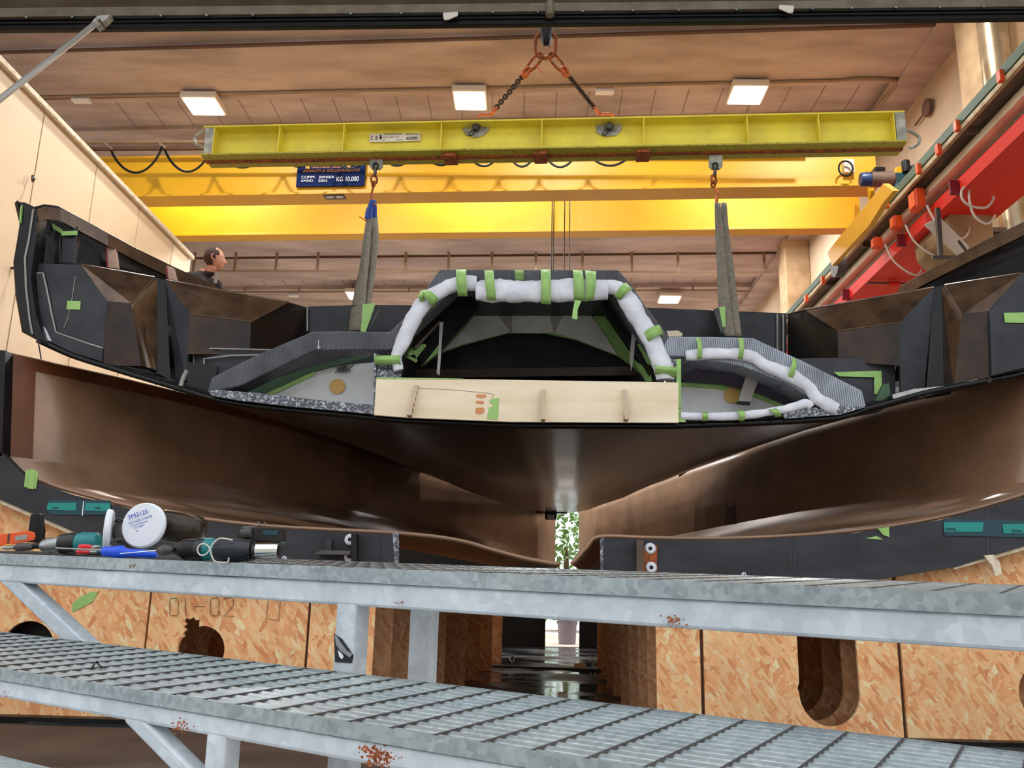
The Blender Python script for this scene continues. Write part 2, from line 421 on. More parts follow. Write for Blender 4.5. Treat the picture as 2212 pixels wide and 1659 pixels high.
# front wall beside and above the door opening
ZW = H+4.5
pl = PZ(78, 209, ZW); q2 = PZ(413, 553, ZW)
dirl = (q2-pl).normalized()
A0 = pl - dirl*(pl.y-3.2)/dirl.y; A1 = q2
nl = V((dirl.y, -dirl.x, 0))
m = MB(); base_l = [V((A0.x, A0.y, 0)), V((A1.x, A1.y, 0)), A1.copy(), A0.copy()]
m.prism(base_l, nl*-.15); wl = struct('wall_left', m, 'cream_panel')
m = MB()
for px, py in ((96,243),(209,357),(301,450),(374,518)):
    p = PP(px, py, A0, nl); m.bar(V((p.x,p.y,.0))+nl*.004, V((p.x,p.y,ZW-.06))+nl*.002, .007, .006, up=dirl)
for px in (30,):
    p = PP(px, 300, A0, nl)
m2 = MB(); m2.bar(A0+nl*.03-V((0,0,.03)), A1+nl*.03-V((0,0,.03)), .04, .06); struct('trim_3', m2, 'cream_edge', bev=.01)
struct('trim_4', m, 'beige_strip')
# far wall with the open door that daylight comes through
YE = 23.0
xa, xb = PY(1196, 1180, YE).x, PY(1246, 1180, YE).x
xa -= .45; xb += .25
m = MB(); m.box(((-13+xa)/2, YE, HC/2), xa+13, .2, HC+.2); m.box(((7+xb)/2, YE, HC/2), 7-xb, .2, HC+.2); m.box(((xa+xb)/2, YE, (HC+3.1)/2), xb-xa, .2, HC-3.1+.2)
struct('wall_back', m, 'concrete_wall')
struct('wall_left_far', MB().box((-13.2, 14.6, HC/2), .3, 23, HC+.3), 'concrete_wall')
# tree outside the far door
t = thing('garden_tree', 'green leafy tree outside in daylight beyond the far door', 'tree', ((xa+xb)/2+.3, YE+5, 0))
m = MB(); c0 = V(((xa+xb)/2+.3, YE+5, 0)); m.tube([c0, c0+V((.05,0,1.2)), c0+V((0,.05,2.4))], [.14,.11,.07], 8); m.build('trunk', 'brown_steel', t, smooth=True)
m = MB()
for i in range(1100):
    a = random.uniform(0, 6.28); r = 1.5*random.random()**.5; z = random.uniform(.25, 4.1)
    p = c0+V((r*math.cos(a), r*math.sin(a), z)); s = random.uniform(.08,.17); d = V((random.gauss(0,1), random.gauss(0,1), random.gauss(0,1))).normalized(); e = d.orthogonal().normalized()
    m.quad(p-d*s, p-e*s*.5, p+d*s, p+e*s*.5)
m.build('foliage', 'foliage', t)

# ------------------------------------------------------------------ door lintel, rubber seal, leaf
YL = 5.35
def py_line(y0, y1): return lambda px: y0+(y1-y0)*px/2212
def strip(ya, yb, Y, th, name, mat, parent=None, **k):
    p = [PY(-260, ya(-260), Y), PY(2480, ya(2480), Y), PY(2480, yb(2480), Y), PY(-260, yb(-260), Y)]
    return MB().prism(p, (0, th, 0)).build(name, mat, parent, **k)
dr = thing('overhead_door', 'raised brown overhead door with metal bottom rail and black rubber seal', 'door', PY(1106, 20, YL))
strip(py_line(18,-6), py_line(36,13), YL, .10, 'bottom_rail', 'door_metal', dr, bev=.004)
strip(py_line(36,13), py_line(64,39), YL+.03, .05, 'rubber_seal', 'black_rubber', dr, bev=.008)
m = MB()
for yy in (42, 50): 
    m.tube([PY(-260, yy+3, YL+.02), PY(2480, yy-26, YL+.02)], .007, 6)
m.build('seal_bead', 'black_rubber', dr, smooth=True)
a, b = PY(-260, 20, YL), PY(2480, -6, YL)
m = MB(); n_ = 10
m.prism([a+V((0,0,.0)), b+V((0,0,.0)), b+V((0,-2.2,1.25)), a+V((0,-2.2,1.25))], (0,0.03,.06)); m.build('door_panel', 'door_leaf', dr)
# rail studs
s0 = None
for i, px in enumerate((57,156,241,347,446,546,757,867,1064,1162,1259,1367,1466,1591,1755,1841,1936,2030,2125)):
    p = PY(px, 38-25*px/2212, YL-.005)
    if s0 is None:
        m = MB(); m.lathe(p, (0,-1,0), [(0,.011),(.006,.011),(.012,.004)], 8); s0 = m.build('screw', 'steel', dr); s0p = p
    else:
        c = s0.copy(); COL.objects.link(c); c.parent = dr; c.location = p-s0p
def bracket(px, py, flip):
    m = MB(); s = 1 if not flip else -1
    P = lambda dx, dy: PY(px+dx*s, py+dy, YL-.02)
    m.prism([P(-17,-7), P(15,-9), P(15,-1), P(-6,8), P(-15,8), P(-17,0)], (0,.012,0)); return m.build('hinge_bracket', 'light_frame', dr, bev=.002)
bracket(974, 34, False); bracket(1698, 19, True)
m = MB(); m.lathe(PY(1188, 6, YL-.03), PY(1188, 30, YL-.03)-PY(1188, 6, YL-.03), [(0,.03),(.1,.03)], 10); m.build('latch_pin', 'door_metal', dr, smooth=True)
# strut on the left
st = thing('door_strut', 'pale grey tubular door stay running down to the left', 'strut', PY(222, 36, YL-.1))
p0, p1 = PY(205, 52, YL-.1), PY(-60, 262, YL-.62)
MB().tube([p0, p1], .019, 14).build('tube', 'grey_strut', st, smooth=True)
m = MB(); m.prism([PY(198,46,YL-.08), PY(211,33,YL-.08), PY(238,31,YL-.08), PY(228,42,YL-.08), PY(207,58,YL-.08)], (0,.06,0)); m.build('end_fork', 'grey_strut', st, bev=.003)
MB().lathe(PY(210,40,YL-.12), (0,1,0), [(0,.014),(.1,.014)], 10).build('pin', 'steel', st, smooth=True)

# ------------------------------------------------------------------ roof lamps, conduits
PW = .5
def lamp(px0, px1, py0, py1, label, zl, power, glow_only=False):
    pc = PZ((px0+px1)/2, (py0+py1)/2, zl); w = (PZ(px1, (py0+py1)/2, zl)-PZ(px0, (py0+py1)/2, zl)).length; d = PZ((px0+px1)/2, py0, zl).y-PZ((px0+px1)/2, py1, zl).y
    d = abs(d); t = thing('ceiling_lamp', label, 'lamp', pc+V((0,0,.1)), 'square LED lamps under the concrete roof')
    m = MB(); m.box(pc+V((0,0,.05)), w*1.16, d*1.22, .10); m.build('housing', 'light_frame', t, bev=.02)
    m = MB(); m.box(pc+V((0,0,-.008)), w, d, .02); m.build('diffuser', 'lamp_glow', t, bev=.006)
    m = MB(); m.bar(pc+V((-w*.3,0,.1)), pc+V((-w*.3,0,HC+.1-pc.z+pc.z)), .02, .02, up=V((0,1,0))); m.bar(pc+V((w*.3,0,.1)), V((pc.x+w*.3, pc.y, HC+.1)), .02, .02, up=V((0,1,0))); m.build('hanger', 'grey_conduit', t)
    L = bpy.data.lights.new('lamp_light', 'AREA'); L.shape = 'RECTANGLE'; L.size = w; L.size_y = d; L.energy = power; L.color = (1.0, .99, .98)
    lo = bpy.data.objects.new('lamp_light', L); COL.objects.link(lo); lo.location = (0, 0, -.13); lo.parent = t; L.energy = power*PW
    return t
ZL = HC-.16
lamp(407,473,213,247,'leftmost glowing square roof lamp above the left end of the lifting beam', ZL, 260)
lamp(984,1047,200,236,'glowing square roof lamp left of the rusty lifting chain', ZL, 260)
lamp(1580,1648,188,224,'glowing square roof lamp right of the rusty lifting chain', ZL, 260)
lamp(1425,1467,640,654,'small distant glowing roof lamp left of the right lifting sling', ZL, 560)
lamp(752,794,632,646,'small distant glowing roof lamp behind the left lifting sling', ZL, 560)
for X_, Y_, wh_, pw_ in ((-3.6, 8.2, 'left', 330), (0, 8.2, 'middle', 330), (3.6, 8.2, 'right', 330), (-3.6, 16.0, 'left', 520), (0, 16.0, 'middle', 520), (3.6,16.0, 'right', 520)):   # unseen lamp rows added to brighten the roof and the far hall
    q = V((X_, Y_, HC-.2)); px, py, dd = proj(q)
    lamp(px-30, px+30, py-14, py+14, wh_+' unseen square lamp added in the row '+('above the door head' if Y_ < 10 else 'behind the crane girders'), ZL, pw_)
def conduit(pts, z, r, label):
    t = thing('electrical_conduit', label, 'conduit', PZ(*pts[0], z)); P = [PZ(a, b, z) for a, b in pts]
    MB().tube(P, r, 8).build('pipe', 'grey_conduit', t, smooth=True)
    n = int((P[1]-P[0]).length/1.3); 
    for i in range(n):
        q = P[0].lerp(P[1], (i+.5)/n); MB().box(q+V((0,0,.06)), .03, .05, .14).build('clip', 'grey_conduit', t)
    return t
conduit([(60,211),(1812,174),(1845,170)], HC-.04, .024, 'thin conduit along the front roof lamps to the right wall')
conduit([(1845,170),(1905,170),(1934,174),(1936,184),(1884,246)], HC-.04, .03, 'conduit elbow turning back along the right roof edge')
conduit([(470,631),(1560,627),(1620,630)], HC-.08, .022, 'distant conduit beside the small far roof lamp')
for px, py, w_, l_ in ((176,216,38,'small pale emergency light fitting on the ceiling left of the first lamp'), (1306,197,40,'small pale fitting on the conduit right of the rusty chain'), (634,638,20,'tiny pale fitting on the distant conduit left of the sling')):
    q = PZ(px, py, HC-.06 if px != 634 else HC+.0); s_ = (q-CAM).dot(fwd)/F; MB().box(q, w_*s_, .12, .07).build('emergency_light', 'white_plastic', None, l_, 'light fitting', bev=.01)
rl = thing('hanging_rail', 'long thin distant rail hung from short roof brackets', 'rail', PZ(1100, 588, HC-.5))
MB().tube([PZ(430,585,HC-.45), PZ(1670,588,HC-.45)], .022, 8).build('rail', 'grey_conduit', rl, smooth=True)
for px in (417,506,595,685,875,968,1062,1157,1258,1365,1465,1652):
    q = PZ(px, 588, HC-.45); MB().box(q+V((0,0,.25)), .05, .05, .5).build('hanger', 'grey_conduit', rl)

# ------------------------------------------------------------------ concrete columns, vent pipes on right wall
m = MB(); p = PX(2068, 150, xw-.5); q = PX(2131, 150, xw-.5)
def column(x0, x1, y0, y1, label):
    return MB().box(((x0+x1)/2, (y0+y1)/2, HC/2), x1-x0, y1-y0, HC).build('concrete_column', 'concrete_column', None, label, 'column', bev=.02)
pc = PY(2066, 90, 9.2)
column(PX(2066,120,xw-.02).x-.42, xw, PX(2066,120,xw-.44).y-.75, PX(2066,120,xw-.44).y, 'tall concrete column against the right wall near the door')
pf = PX(1680, 560, xw-.5)
column(xw-.5, xw, pf.y-.5, pf.y, 'far concrete column with corbel near the back of the right wall')
m = MB(); c = PX(2150, 110, xw-.35); m.tube([V((c.x, c.y, 0)), V((c.x, c.y, HC))], .16, 20)
o = m.build('ventilation_duct', 'duct_metal', None, 'round silver spiral duct rising beside the right concrete column', 'duct', smooth=True)
m = MB(); c = PX(2185, 500, xw-.2); m.tube([V((c.x, c.y, 0)), V((c.x, c.y, HC-.8))], .13, 20)
m.build('ventilation_duct', 'duct_metal', None, 'second silver duct beside the concrete corbel at the right edge', 'duct', smooth=True)
# round wall plate on stick
t = thing('round_wall_disc', 'small brown round disc on a thin rod on the right wall', 'disc', PX(2004, 233, xw-.06))
c = PX(2004, 233, xw-.05); MB().lathe(c, (-1,0,0), [(0,.13),(.03,.13),(.04,.1)], 20).build('disc', 'dark_line', t, smooth=True)
MB().tube([c, PX(1977, 271, xw-.05)], .014, 6).build('rod', 'dark_line', t)

# ------------------------------------------------------------------ overhead travelling crane (two yellow girders)
cr = thing('overhead_crane', 'yellow twin girder overhead crane spanning the hall', 'crane', PS(1100, 430, 10.8))
def girder(Yg, ytop, yweb, ybot, px0, px1, name):
    # web front face down to the flange, flange seen from below
    zt = PS(1100, ytop, Yg).z; zw = PS(1100, yweb, Yg-.03).z
    d1 = PZ(1100, ybot, zw-.03); Yb = d1.y
    x0, x1 = PS(px0, yweb, Yg).x/TD.x, PS(px1, yweb, Yg).x/TD.x
    m = MB(); c = TD*((x0+x1)/2)+V((0, (Yg+.05+Yb)/2, 0)); depth = abs(Yb-Yg)
    # Yb smaller means flange sticks out behind; the box stands between
    yc = Yg + .22; 
    fw = max(.16, abs(Yb-Yg)+.03)
    m = MB(); m.box(TD*((x0+x1)/2)+V((0, Yg+(fw-.1)/2, (zt+zw)/2)), x1-x0, fw-.1, zt-zw, (TD, TN, V((0,0,1)))); m.build(name, 'yellow_paint', cr, bev=.004)
    
    m = MB(); m.box(TD*((x0+x1)/2)+V((0, Yg-.06+fw/2, zw-.015)), x1-x0, fw, .03, (TD, TN, V((0,0,1)))); m.build('bottom_flange', 'yellow_paint', cr, bev=.003)
    return zt, zw, Yb
g1 = girder(10.6, 322, 410, 437, -400, 1898, 'front_girder')
g2 = girder(12.4, 425, 499, 515, -400, 1862, 'rear_girder')
ztop = g1[0]
# end of rear girder: stiffener and recessed web
m = MB(); m.prism([PS(1836,434,12.35), PS(1846,434,12.35), PS(1846,508,12.35), PS(1836,508,12.35)], TN*.03); m.build('stiffener', 'yellow_paint', cr)
# runway geometry: everything runs along Y at x = const
def XS(px, py, z): return PZ(px, py, z).x
ZR = H+4.3
def yrange(z): return 4.3, 18.5
def rail(name, mat, parent, pyt, pyb, zb, th, y0=5.5, y1=19.5, **k):
    """long bar along the wall: underside at height zb spanning the two photo heights on the right edge"""
    xa_, xb_ = XS(2212, pyt, zb), XS(2212, pyb, zb)
    a_, b_ = min(xa_, xb_), max(xa_, xb_)
    return MB().box(((a_+b_)/2, (y0+y1)/2, zb+th/2), b_-a_, y1-y0, th).build(name, mat, parent, **k), a_, b_
rw = thing('crane_runway', 'long crane runway beam with green edge along the right wall', 'runway beam', (XS(2212,150,ZR), 12, ZR))
_, ga, gb = rail('green_edge', 'green_edge', rw, 113, 127, ZR+.06, .10, bev=.004)
_, ba, bb = rail('perforated_strip', 'beige_strip', rw, 131, 143, ZR+.0, .05, bev=.003)
_, ka, kb = rail('lower_flange', 'brown_steel', rw, 143, 203, ZR+.02, .04)
for i in range(9):
    y = 6.2+i*1.35; MB().box(((ka+kb)/2, y, ZR), kb-ka, .03, .06).build('cross_stiffener', 'brown_steel', rw)
for i, (px, py) in enumerate(((2162,165),(2068,272),(2028,323),(1985,365),(1916,440),(1852,515),(1778,605),(1742,645))):
    p = PX(px, py, ga-.01); MB().box(p, .05, .06, .10).build('clip', 'orange_plastic', rw, bev=.004)
tr = thing('cable_tray', 'pale cable tray with silver conduits under the crane runway', 'cable tray', (XS(2212,215,ZR-.1), 12, ZR-.1))
_, ta, tb = rail('tray', 'tray_white', tr, 204, 238, ZR-.1, .08, bev=.004)
for i, py in enumerate((243, 250, 262, 269)):
    x = XS(2212, py, ZR-.12); MB().tube([V((x, 5.5, ZR-.12)), V((x, 19.5, ZR-.12))], .022 if i % 2 else .016, 10).build('conduit', 'steel' if i != 3 else 'grey_conduit', tr, smooth=True)
for i in range(10):
    y = 6+i*1.25; x0 = ta-.02; x1 = XS(2212, 272, ZR-.12); MB().box(((x0+x1)/2+.08, y, ZR-.15), (x1-x0)*.7, .03, .02).build('tray_bracket', 'steel', tr)
for px, py in ((1917,245+0),(1900,590)): pass
# red beam and the grey panel beyond it
zr_ = H+3.95
rb = thing('red_beam', 'long bright red steel beam along the right wall under the cable tray', 'beam', (XS(2212,300,zr_), 12, zr_))
ra_, rb_ = XS(1845, 650, zr_), XS(1943, 645, zr_)
ra_ = XS(2212, 282, zr_)
MB().box(((ra_+rb_)/2, 12.2, zr_+.02), rb_-ra_, 14, .04).build('underside_plate', 'red_paint', rb)
MB().box((ra_+.02, 12.2, zr_+.09), .04, 14, .1).build('side_plate', 'red_paint', rb)
for y in (8.1, 9.4, 11.2, 13.0): MB().box((ra_-.04, y, zr_+.05), .1, .04, .14).build('side_bracket', 'red_edge', rb)
xg0, xg1 = rb_+.005, XS(2100, 545, zr_)
MB().box(((xg0+xg1+.4)/2, 13.5, zr_+.02), xg1+.4-xg0, 9, .05).build('brown_steel_panel', 'brown_steel', None, 'brown grey steel panel beside the red beam', 'panel')
# pipe fitting on red beam
fx = PZ(1930, 605, zr_)
t = thing('pipe_fitting', 'small dark pipe fitting crossing the red beam', 'pipe fitting', fx)
MB().tube([fx+V((-.32,0,-.04)), fx+V((.32,0,-.04))], .012, 8).build('pipe', 'flange_steel', t)
MB().lathe(fx+V((-.06,0,-.05)), (1,0,0), [(0,.035),(.12,.035)], 10).build('coupling', 'red_paint', t, smooth=True)
# orange junction boxes with cables
for (x0, y0, x1, y1), lab in zip(((1962,405,2000,462),(1928,463,1946,500),(1886,510,1904,541)), ('largest orange junction box on the cable tray', 'middle orange junction box on the cable tray', 'smallest farthest orange junction box on the cable tray')):
    z_ = ZR-.12; p = PX((x0+x1)/2, (y0+y1)/2, ta-.08); t = thing('junction_box', lab, 'junction box', p)
    hz = (PX((x0+x1)/2, y0, ta-.08).z-PX((x0+x1)/2, y1, ta-.08).z)*.75; 
    MB().box(p, .09, hz*.9, hz).build('box', 'orange_plastic', t, bev=.01)
    MB().box(p+V((-.05,0,0)), .02, hz*.75, hz*.85).build('lid', 'orange_plastic', t, bev=.008)
    q = p+V((.05, -.1, -hz/2)); pts = spline([q, q+V((.05,-.1,-.25)), q+V((.25,-.15,-.42)), q+V((.42,0,-.2)), q+V((.45,.1,.05))], 6)
    MB().tube(pts, .011, 8).build('cable', 'light_frame', t, smooth=True)
# concrete corbel block
p = [PY(a, b, 8.6) for a, b in ((2045,470),(2068,438),(2142,448),(2150,530),(2095,545),(2050,505))]
MB().prism(p, (0,.8,0)).build('concrete_corbel', 'concrete_column', None, 'stained concrete corbel under the red beam at right', 'corbel', bev=.02)
# white bracket with dark hanger
t = thing('white_wall_bracket', 'white triangular bracket below the red beam at right', 'bracket', PY(2060, 520, 8.3))
MB().prism([PY(a,b,8.3) for a,b in ((1998,484),(2030,468),(2094,532),(2090,548),(2072,552))], (0,.03,0)).build('plate', 'light_frame', t, bev=.003)
MB().bar(PY(2025,450,8.2), PY(2032,556,8.2), .04, .04, up=V((0,1,0))).build('hanger_rod', 'flange_steel', t)
MB().bar(PY(2014,556,8.2), PY(2080,556,8.2), .03, .03).build('cross_rod', 'flange_steel', t)
MB().bar(PY(2070,520,8.2), PY(2092,548,8.2), .02, .02).build('brace', 'flange_steel', t)
# white hose loops
pts = spline([PY(a,b,8.0) for a,b in ((2098,395),(2078,410),(2080,432),(2100,446),(2130,448),(2146,430),(2144,424))], 6)
t = thing('cable_loop', 'white looped cable hanging by the red beam at right', 'cable', PY(2098,395,8.0))
MB().tube(pts, .012, 8).build('loop', 'light_frame', t, smooth=True)
pts = spline([PY(a,b,8.05) for a,b in ((2095,395),(2094,430),(2104,465),(2125,482),(2140,480),(2150,465))], 6)
MB().tube(pts, .012, 8).build('loop', 'light_frame', t, smooth=True)
# end carriage of the crane on the runway
m = MB(); zc_ = ZR+.05
xcL = ga-.42
P = lambda px, py: PX(px, py, xcL)
m.prism([P(1786,545), P(1830,491), P(1876,436), P(1908,396), P(1930,412), P(1908,438), P(1876,489), P(1797,574)], (.06,0,0)); m.build('end_carriage', 'yellow_paint', cr, bev=.005)
MB().lathe(P(1793,573)+V((.05,0,0)), (1,0,0), [(0,.14),(.1,.14)], 20).build('wheel', 'flange_steel', cr, smooth=True)
m = MB(); m.box(PS(1884, 450, 10.5), .06, .06, 1.0); m.build('upright', 'yellow_paint', cr)
MB().prism([PS(1935,360,10.3),PS(1971,358,10.3),PS(1971,400,10.3),PS(1928,405,10.3)], TN*.2).build('gear_cover', 'yellow_paint', cr, bev=.01)
mo = MB(); a = PS(1858, 388, 10.25); ax = TD
mo.lathe(a, ax, [(0,.075),(.02,.085),(.12,.085)], 20); mt = mo.build('fan_cover', 'motor_blue', cr, smooth=True)
MB().lathe(a+TD*.12, ax, [(0,.095),(.26,.095),(.28,.07)], 20).build('motor_body', 'motor_grey', cr, smooth=True)
MB().box(a+TD*.22+V((0,0,.10)), .13, .12, .07).build('terminal_box', 'black_steel', cr, bev=.01)
MB().box(a+TD*.48+V((0,.05,-.04)), .22, .2, .22).build('gearbox', 'dark_teal', cr, bev=.03)
MB().box(a+TD*.68+V((0,.05,.02)), .2, .2, .3).build('drive_unit', 'black_steel', cr, bev=.03)
MB().lathe(PS(1958,372,10.2), V((0,0,1)), [(0,.05),(.14,.05),(.16,.02)], 12).build('horn', 'black_steel', cr, smooth=True)
t = thing('wall_cable_coil', 'coil of black cable on a small white box on the crane', 'cable coil', PS(1828,362,10.5))
MB().box(PS(1833,360,10.55), .13, .06, .18).build('box', 'light_frame', t, bev=.006)
c = PS(1827,364,10.46); MB().tube([c+TD*(.085*math.cos(a_))+V((0,0,.1*math.sin(a_))) for a_ in [k*math.pi/12 for k in range(24)]], .012, 6, closed=True).build('coil', 'black_rubber', t, smooth=True)
# sign on the crane
SY = 10.55
def SP(px, py): return PS(px, py, SY)
sg = thing('crane_sign', 'dark blue crane rating sign with orange and white lettering', 'sign', SP(715, 401))
z0 = SP(715, 401).z; z1 = SP(715, 331).z; x0, x1 = SP(641,395).x, SP(790,395).x
ty = SP(715,395).y
plate_c = SP(715, 366)
MB().box(plate_c+TN*.02, (SP(789,366)-SP(642,366)).length, .02, (SP(715,331)-SP(715,401)).length, (TD, TN, V((0,0,1)))).build('plate', 'sign_blue', sg)
def stx(body, mat, px, py, hpx, wpx, shear=0):
    h = (SP(px,py-hpx)-SP(px,py)).length/.72; w = (SP(px+wpx,py)-SP(px,py)).length
    text(body, mat, sg, SP(px,py)-TN*.006, TD, V((0,0,1)), h, shear=shear, width=w)
stx('ROVERE GRU', 'sign_orange', 668, 359, 12, 76)
stx('OPERE E SERVIZI - IMPIANTI', 'sign_orange', 673, 364, 3, 68)
stx('IMPIANTI di SOLLEVAMENTO', 'sign_orange', 654, 373, 6, 122, .25)
stx('COMM.', 'white_paint', 651, 386, 5.5, 30); stx('30940/A', 'white_paint', 688, 386, 5.5, 34)
stx('ANNO', 'white_paint', 650, 393.5, 5.5, 26); stx('2002', 'white_paint', 687, 393.5, 5.5, 20)
stx('KG 10.000', 'white_paint', 726, 392, 10, 48)
m = MB(); m.prism([SP(661,352)-TN*.005, SP(670,352)-TN*.005, SP(669,365)-TN*.005, SP(660,365)-TN*.005], TN*.004); m.prism([SP(747,340)-TN*.005, SP(758,340)-TN*.005, SP(757,364)-TN*.005, SP(750,364)-TN*.005], TN*.004); m.build('emblem', 'sign_orange', sg)
zf = g1[1]-.031
t = thing('flange_sticker', 'small purple and white sticker under the front crane girder', 'sticker', PZ(722,426,zf))
MB().prism([PZ(a,b,zf) for a,b in ((697,421),(742,419),(749,430),(705,431))], (0,0,-.003)).build('backing', 'purple_foil', t)
MB().prism([PZ(a,b,zf-.003) for a,b in ((703,424.5),(719,424),(722,427),(707,428))], (0,0,-.002)).build('mark', 'white_paint', t)
MB().prism([PZ(a,b,zf-.003) for a,b in ((725,424),(739,423.5),(742,427),(728,427.5))], (0,0,-.002)).build('mark', 'white_paint', t)
# crane hoist ropes
hz = cr
for px in (1192, 1196, 1219, 1230):
    a_ = PS(px+1, 425, 11.6); b_ = V((a_.x, a_.y, PS(px, 700, 11.6).z)); MB().tube([a_+V((0,0,.6)), b_], .008, 6).build('hoist_rope', 'flange_steel', hz)
MB().box(PS(1211, 710, 11.6)-V((0,0,.12)), .4, .25, .3).build('hook_block', 'yellow_paint', hz, bev=.03)
# festoon cable and its rail
fs = thing('festoon_cable', 'flat black cable hanging in loops along the crane girder', 'cable', PS(300, 325, 10.3))
fy = 10.2
MB().bar(PS(-300,310,fy), PS(1750,300,fy), .03, .03).build('rail', 'grey_conduit', fs)
MB().bar(PS(-300,325,fy+.25), PS(1750,312,fy+.25), .04, .04).build('lower_rail', 'dark_line', fs)
nodes = [(236,314,374),(352,312,372),(460,310,364),(590,306,360),(700,306,364),(810,306,358),(905,306,357),(1000,306,359),(1090,306,360),(1165,306,361),(1255,306,358),(1380,306,340)]
prev = (200,340)
for i in range(len(nodes)-1):
    a_, b_ = nodes[i], nodes[i+1]; lo = nodes[i][2]
    pts = [PS(a_[0]+(b_[0]-a_[0])*t_, a_[1]+(b_[1]-a_[1])*t_+(lo-a_[1])*(1-(2*t_-1)**2)**.8, fy) for t_ in [k/14 for k in range(15)]]
    MB().tube(pts, .016, 8, flat=.5, up=V((0,1,0))).build('loop', 'black_rubber', fs, smooth=True)
for a_ in nodes[:2]:
    MB().bar(PS(a_[0]-14,a_[1]-10,fy-.05), PS(a_[0]+6,a_[1]+8,fy-.05), .03, .03, up=V((0,1,0))).build('trolley', 'grey_conduit', fs)
# wall hook left
t = thing('wall_hook', 'small grey hook fixed on the cream left wall', 'hook', PP(70, 385, A0, nl))
c = PP(70, 385, A0+nl*.04, nl); MB().tube(spline([c+V((0,0,.03)), c, c+V((.02,-.02,-.04)), c+V((.05,-.05,-.02))], 5), .012, 8).build('hook', 'flange_steel', t, smooth=True)
t = thing('wall_stud', 'tiny dark stud on the cream wall beside the hull rim', 'stud', PP(24, 579, A0, nl))
MB().lathe(PP(24,579,A0,nl), nl, [(0,.012),(.05,.012),(.06,.03),(.08,.02)], 10).build('stud', 'dark_line', t, smooth=True)
# ================================================================== BOAT HULL
YB = 5.0
# outline of the stern edge, photo points on the plane YB
HL = [(34,436),(45,484),(31,565),(36,636),(50,714),(81,729),(152,761),(219,783),(300,808),(388,834),(449,852),(517,866),(620,878),(739,889),(808,896),(881,902),(1098,911),(1242,912.5),(1400,913),(1466,912.5),(1600,908),(1694,904),(1815,895),(1870,878),(1929,862),(2010,840),(2142,814),(2212,800),(2275,782),(2318,762),(2330,700),(2336,620),(2332,560),(2325,500),(2330,450)]
S5 = [PY(a, b, YB) for a, b in HL]
kc = 16; xc5, zc5 = S5[kc].x+.12, S5[kc].z
YS = [5.0, 5.04, 5.3, 5.6, 6.2, 7.0, 8.2, 9.0, 10.0, 11.0, 12.0, 13.0, 13.6]
def lerp_tab(tab, y):
    for (a, b), (c, d) in zip(tab, tab[1:]):
        if y <= c: return b+(d-b)*(y-a)/(c-a)
    return tab[-1][1]
HW = [(5,1),(5.04,.99),(5.6,.85),(6.2,.72),(7,.605),(8.2,.485),(10,.325),(12,.175),(13.6,.05)]
HZ = [(5,0),(7,-.02),(9,.02),(11,.12),(13.6,.34)]
HS = [(5,1),(6.2,.9),(8.2,.75),(10,.6),(12,.4),(13.6,.2)]
BX = lambda y: xc5+.042*(y-5)
boat = thing('boat_hull', 'large carbon racing boat hull with deck, hanging from two slings, seen from its stern', 'boat', (xc5, 6, zc5))
def hstation(y, lo, hi):
    w, dz, hs = lerp_tab(HW, y), lerp_tab(HZ, y), lerp_tab(HS, y)
    return [V((BX(y)+(p.x-xc5)*w, y, zc5+dz+(p.z-zc5)*(hs if 5 <= i <= 29 else (hs*.4+.6))-(.15*(y-5)*min(1, max(0, (p.z-S5[5].z)/.5)) if i < 5 or i > 29 else 0))) for i, p in enumerate(S5)][lo:hi]
def fine(pts, n=5):
    return spline(pts, n)
rows = []
for y in YS: rows.append(fine(hstation(y, 5, 30), 4))
MB().grid(rows).build('hull_bottom', 'hull_film', boat, smooth=True, solid=.03, off=1, sharp=60)
for lo, hi in ((0, 6), (29, 35)):
    rows = [hstation(y, lo, hi) for y in YS[:8]]
    MB().grid(rows).build('topside', 'dark_grp', boat, solid=.03, off=0)
# dark gunwale flange pieces at the stern corners
def pl(pts, Y, th, name, mat, parent=boat, **k):
    return MB().prism([PY(a, b, Y) for a, b in pts], (0, th, 0)).build(name, mat, parent, **k)
pl([(31,436),(52,436),(80,449),(76,520),(66,600),(78,680),(92,724),(100,742),(50,716),(36,640),(29,566),(41,486),(45,445)], 4.985, .12, 'stern_flange', 'dark_grp', bev=.006)
MB().tube([PY(a,b,4.98) for a,b in ((72,452),(62,520),(54,556),(56,620),(64,690),(70,722))], .006, 6).build('flange_bead', 'liner_grey', boat)
pl([(47,442),(44,480),(41,482),(44,445)], 4.97, .02, 'green_paint', 'green_tape')
# ---- left and right cockpit sides: facets fixed by two heights (deck edge and knuckle)
zT = (PY(175,571,5.05)).z; zK = PY(231,650,5.05).z
T = lambda a, b: PZ(a, b, zT)
K = lambda a, b: PZ(a, b, zK)
def face(pts, mat, name='side_panel', parent=boat, th=.02, **k):
    pts = [V(p) for p in pts]; n = V((0,0,0))
    for i in range(1, len(pts)-1): n += (pts[i]-pts[0]).cross(pts[i+1]-pts[0])
    n.normalize()
    if n.dot(pts[0]-CAM) < 0: n = -n
    m = MB(); N = len(pts); m.v = pts+[p+n*th for p in pts]; m.f = [tuple(range(N)), tuple(reversed(range(N, 2*N)))]+[(i, (i+1)%N, (i+1)%N+N, i+N) for i in range(N)]
    return m.build(name, mat, parent, **k)
def down(p, px, py): return PP(px, py, p, V((0,1,0)))     # point straight across at the same distance
def Yof(p): return p.y
YA = 5.05
aT, aK = PY(175,571,YA), PY(231,650,YA)
bT, bK = T(333,599), K(284,655)
cT, cK = T(358,605), K(410,678)
dT, dK = T(621,653), K(542,695)
eT = T(662,665)
A = [PY(78,568,YA), aT, aK, PY(222,778,YA), PY(152,758,YA), PY(96,730,YA), PY(84,660,YA), PY(78,610,YA)]
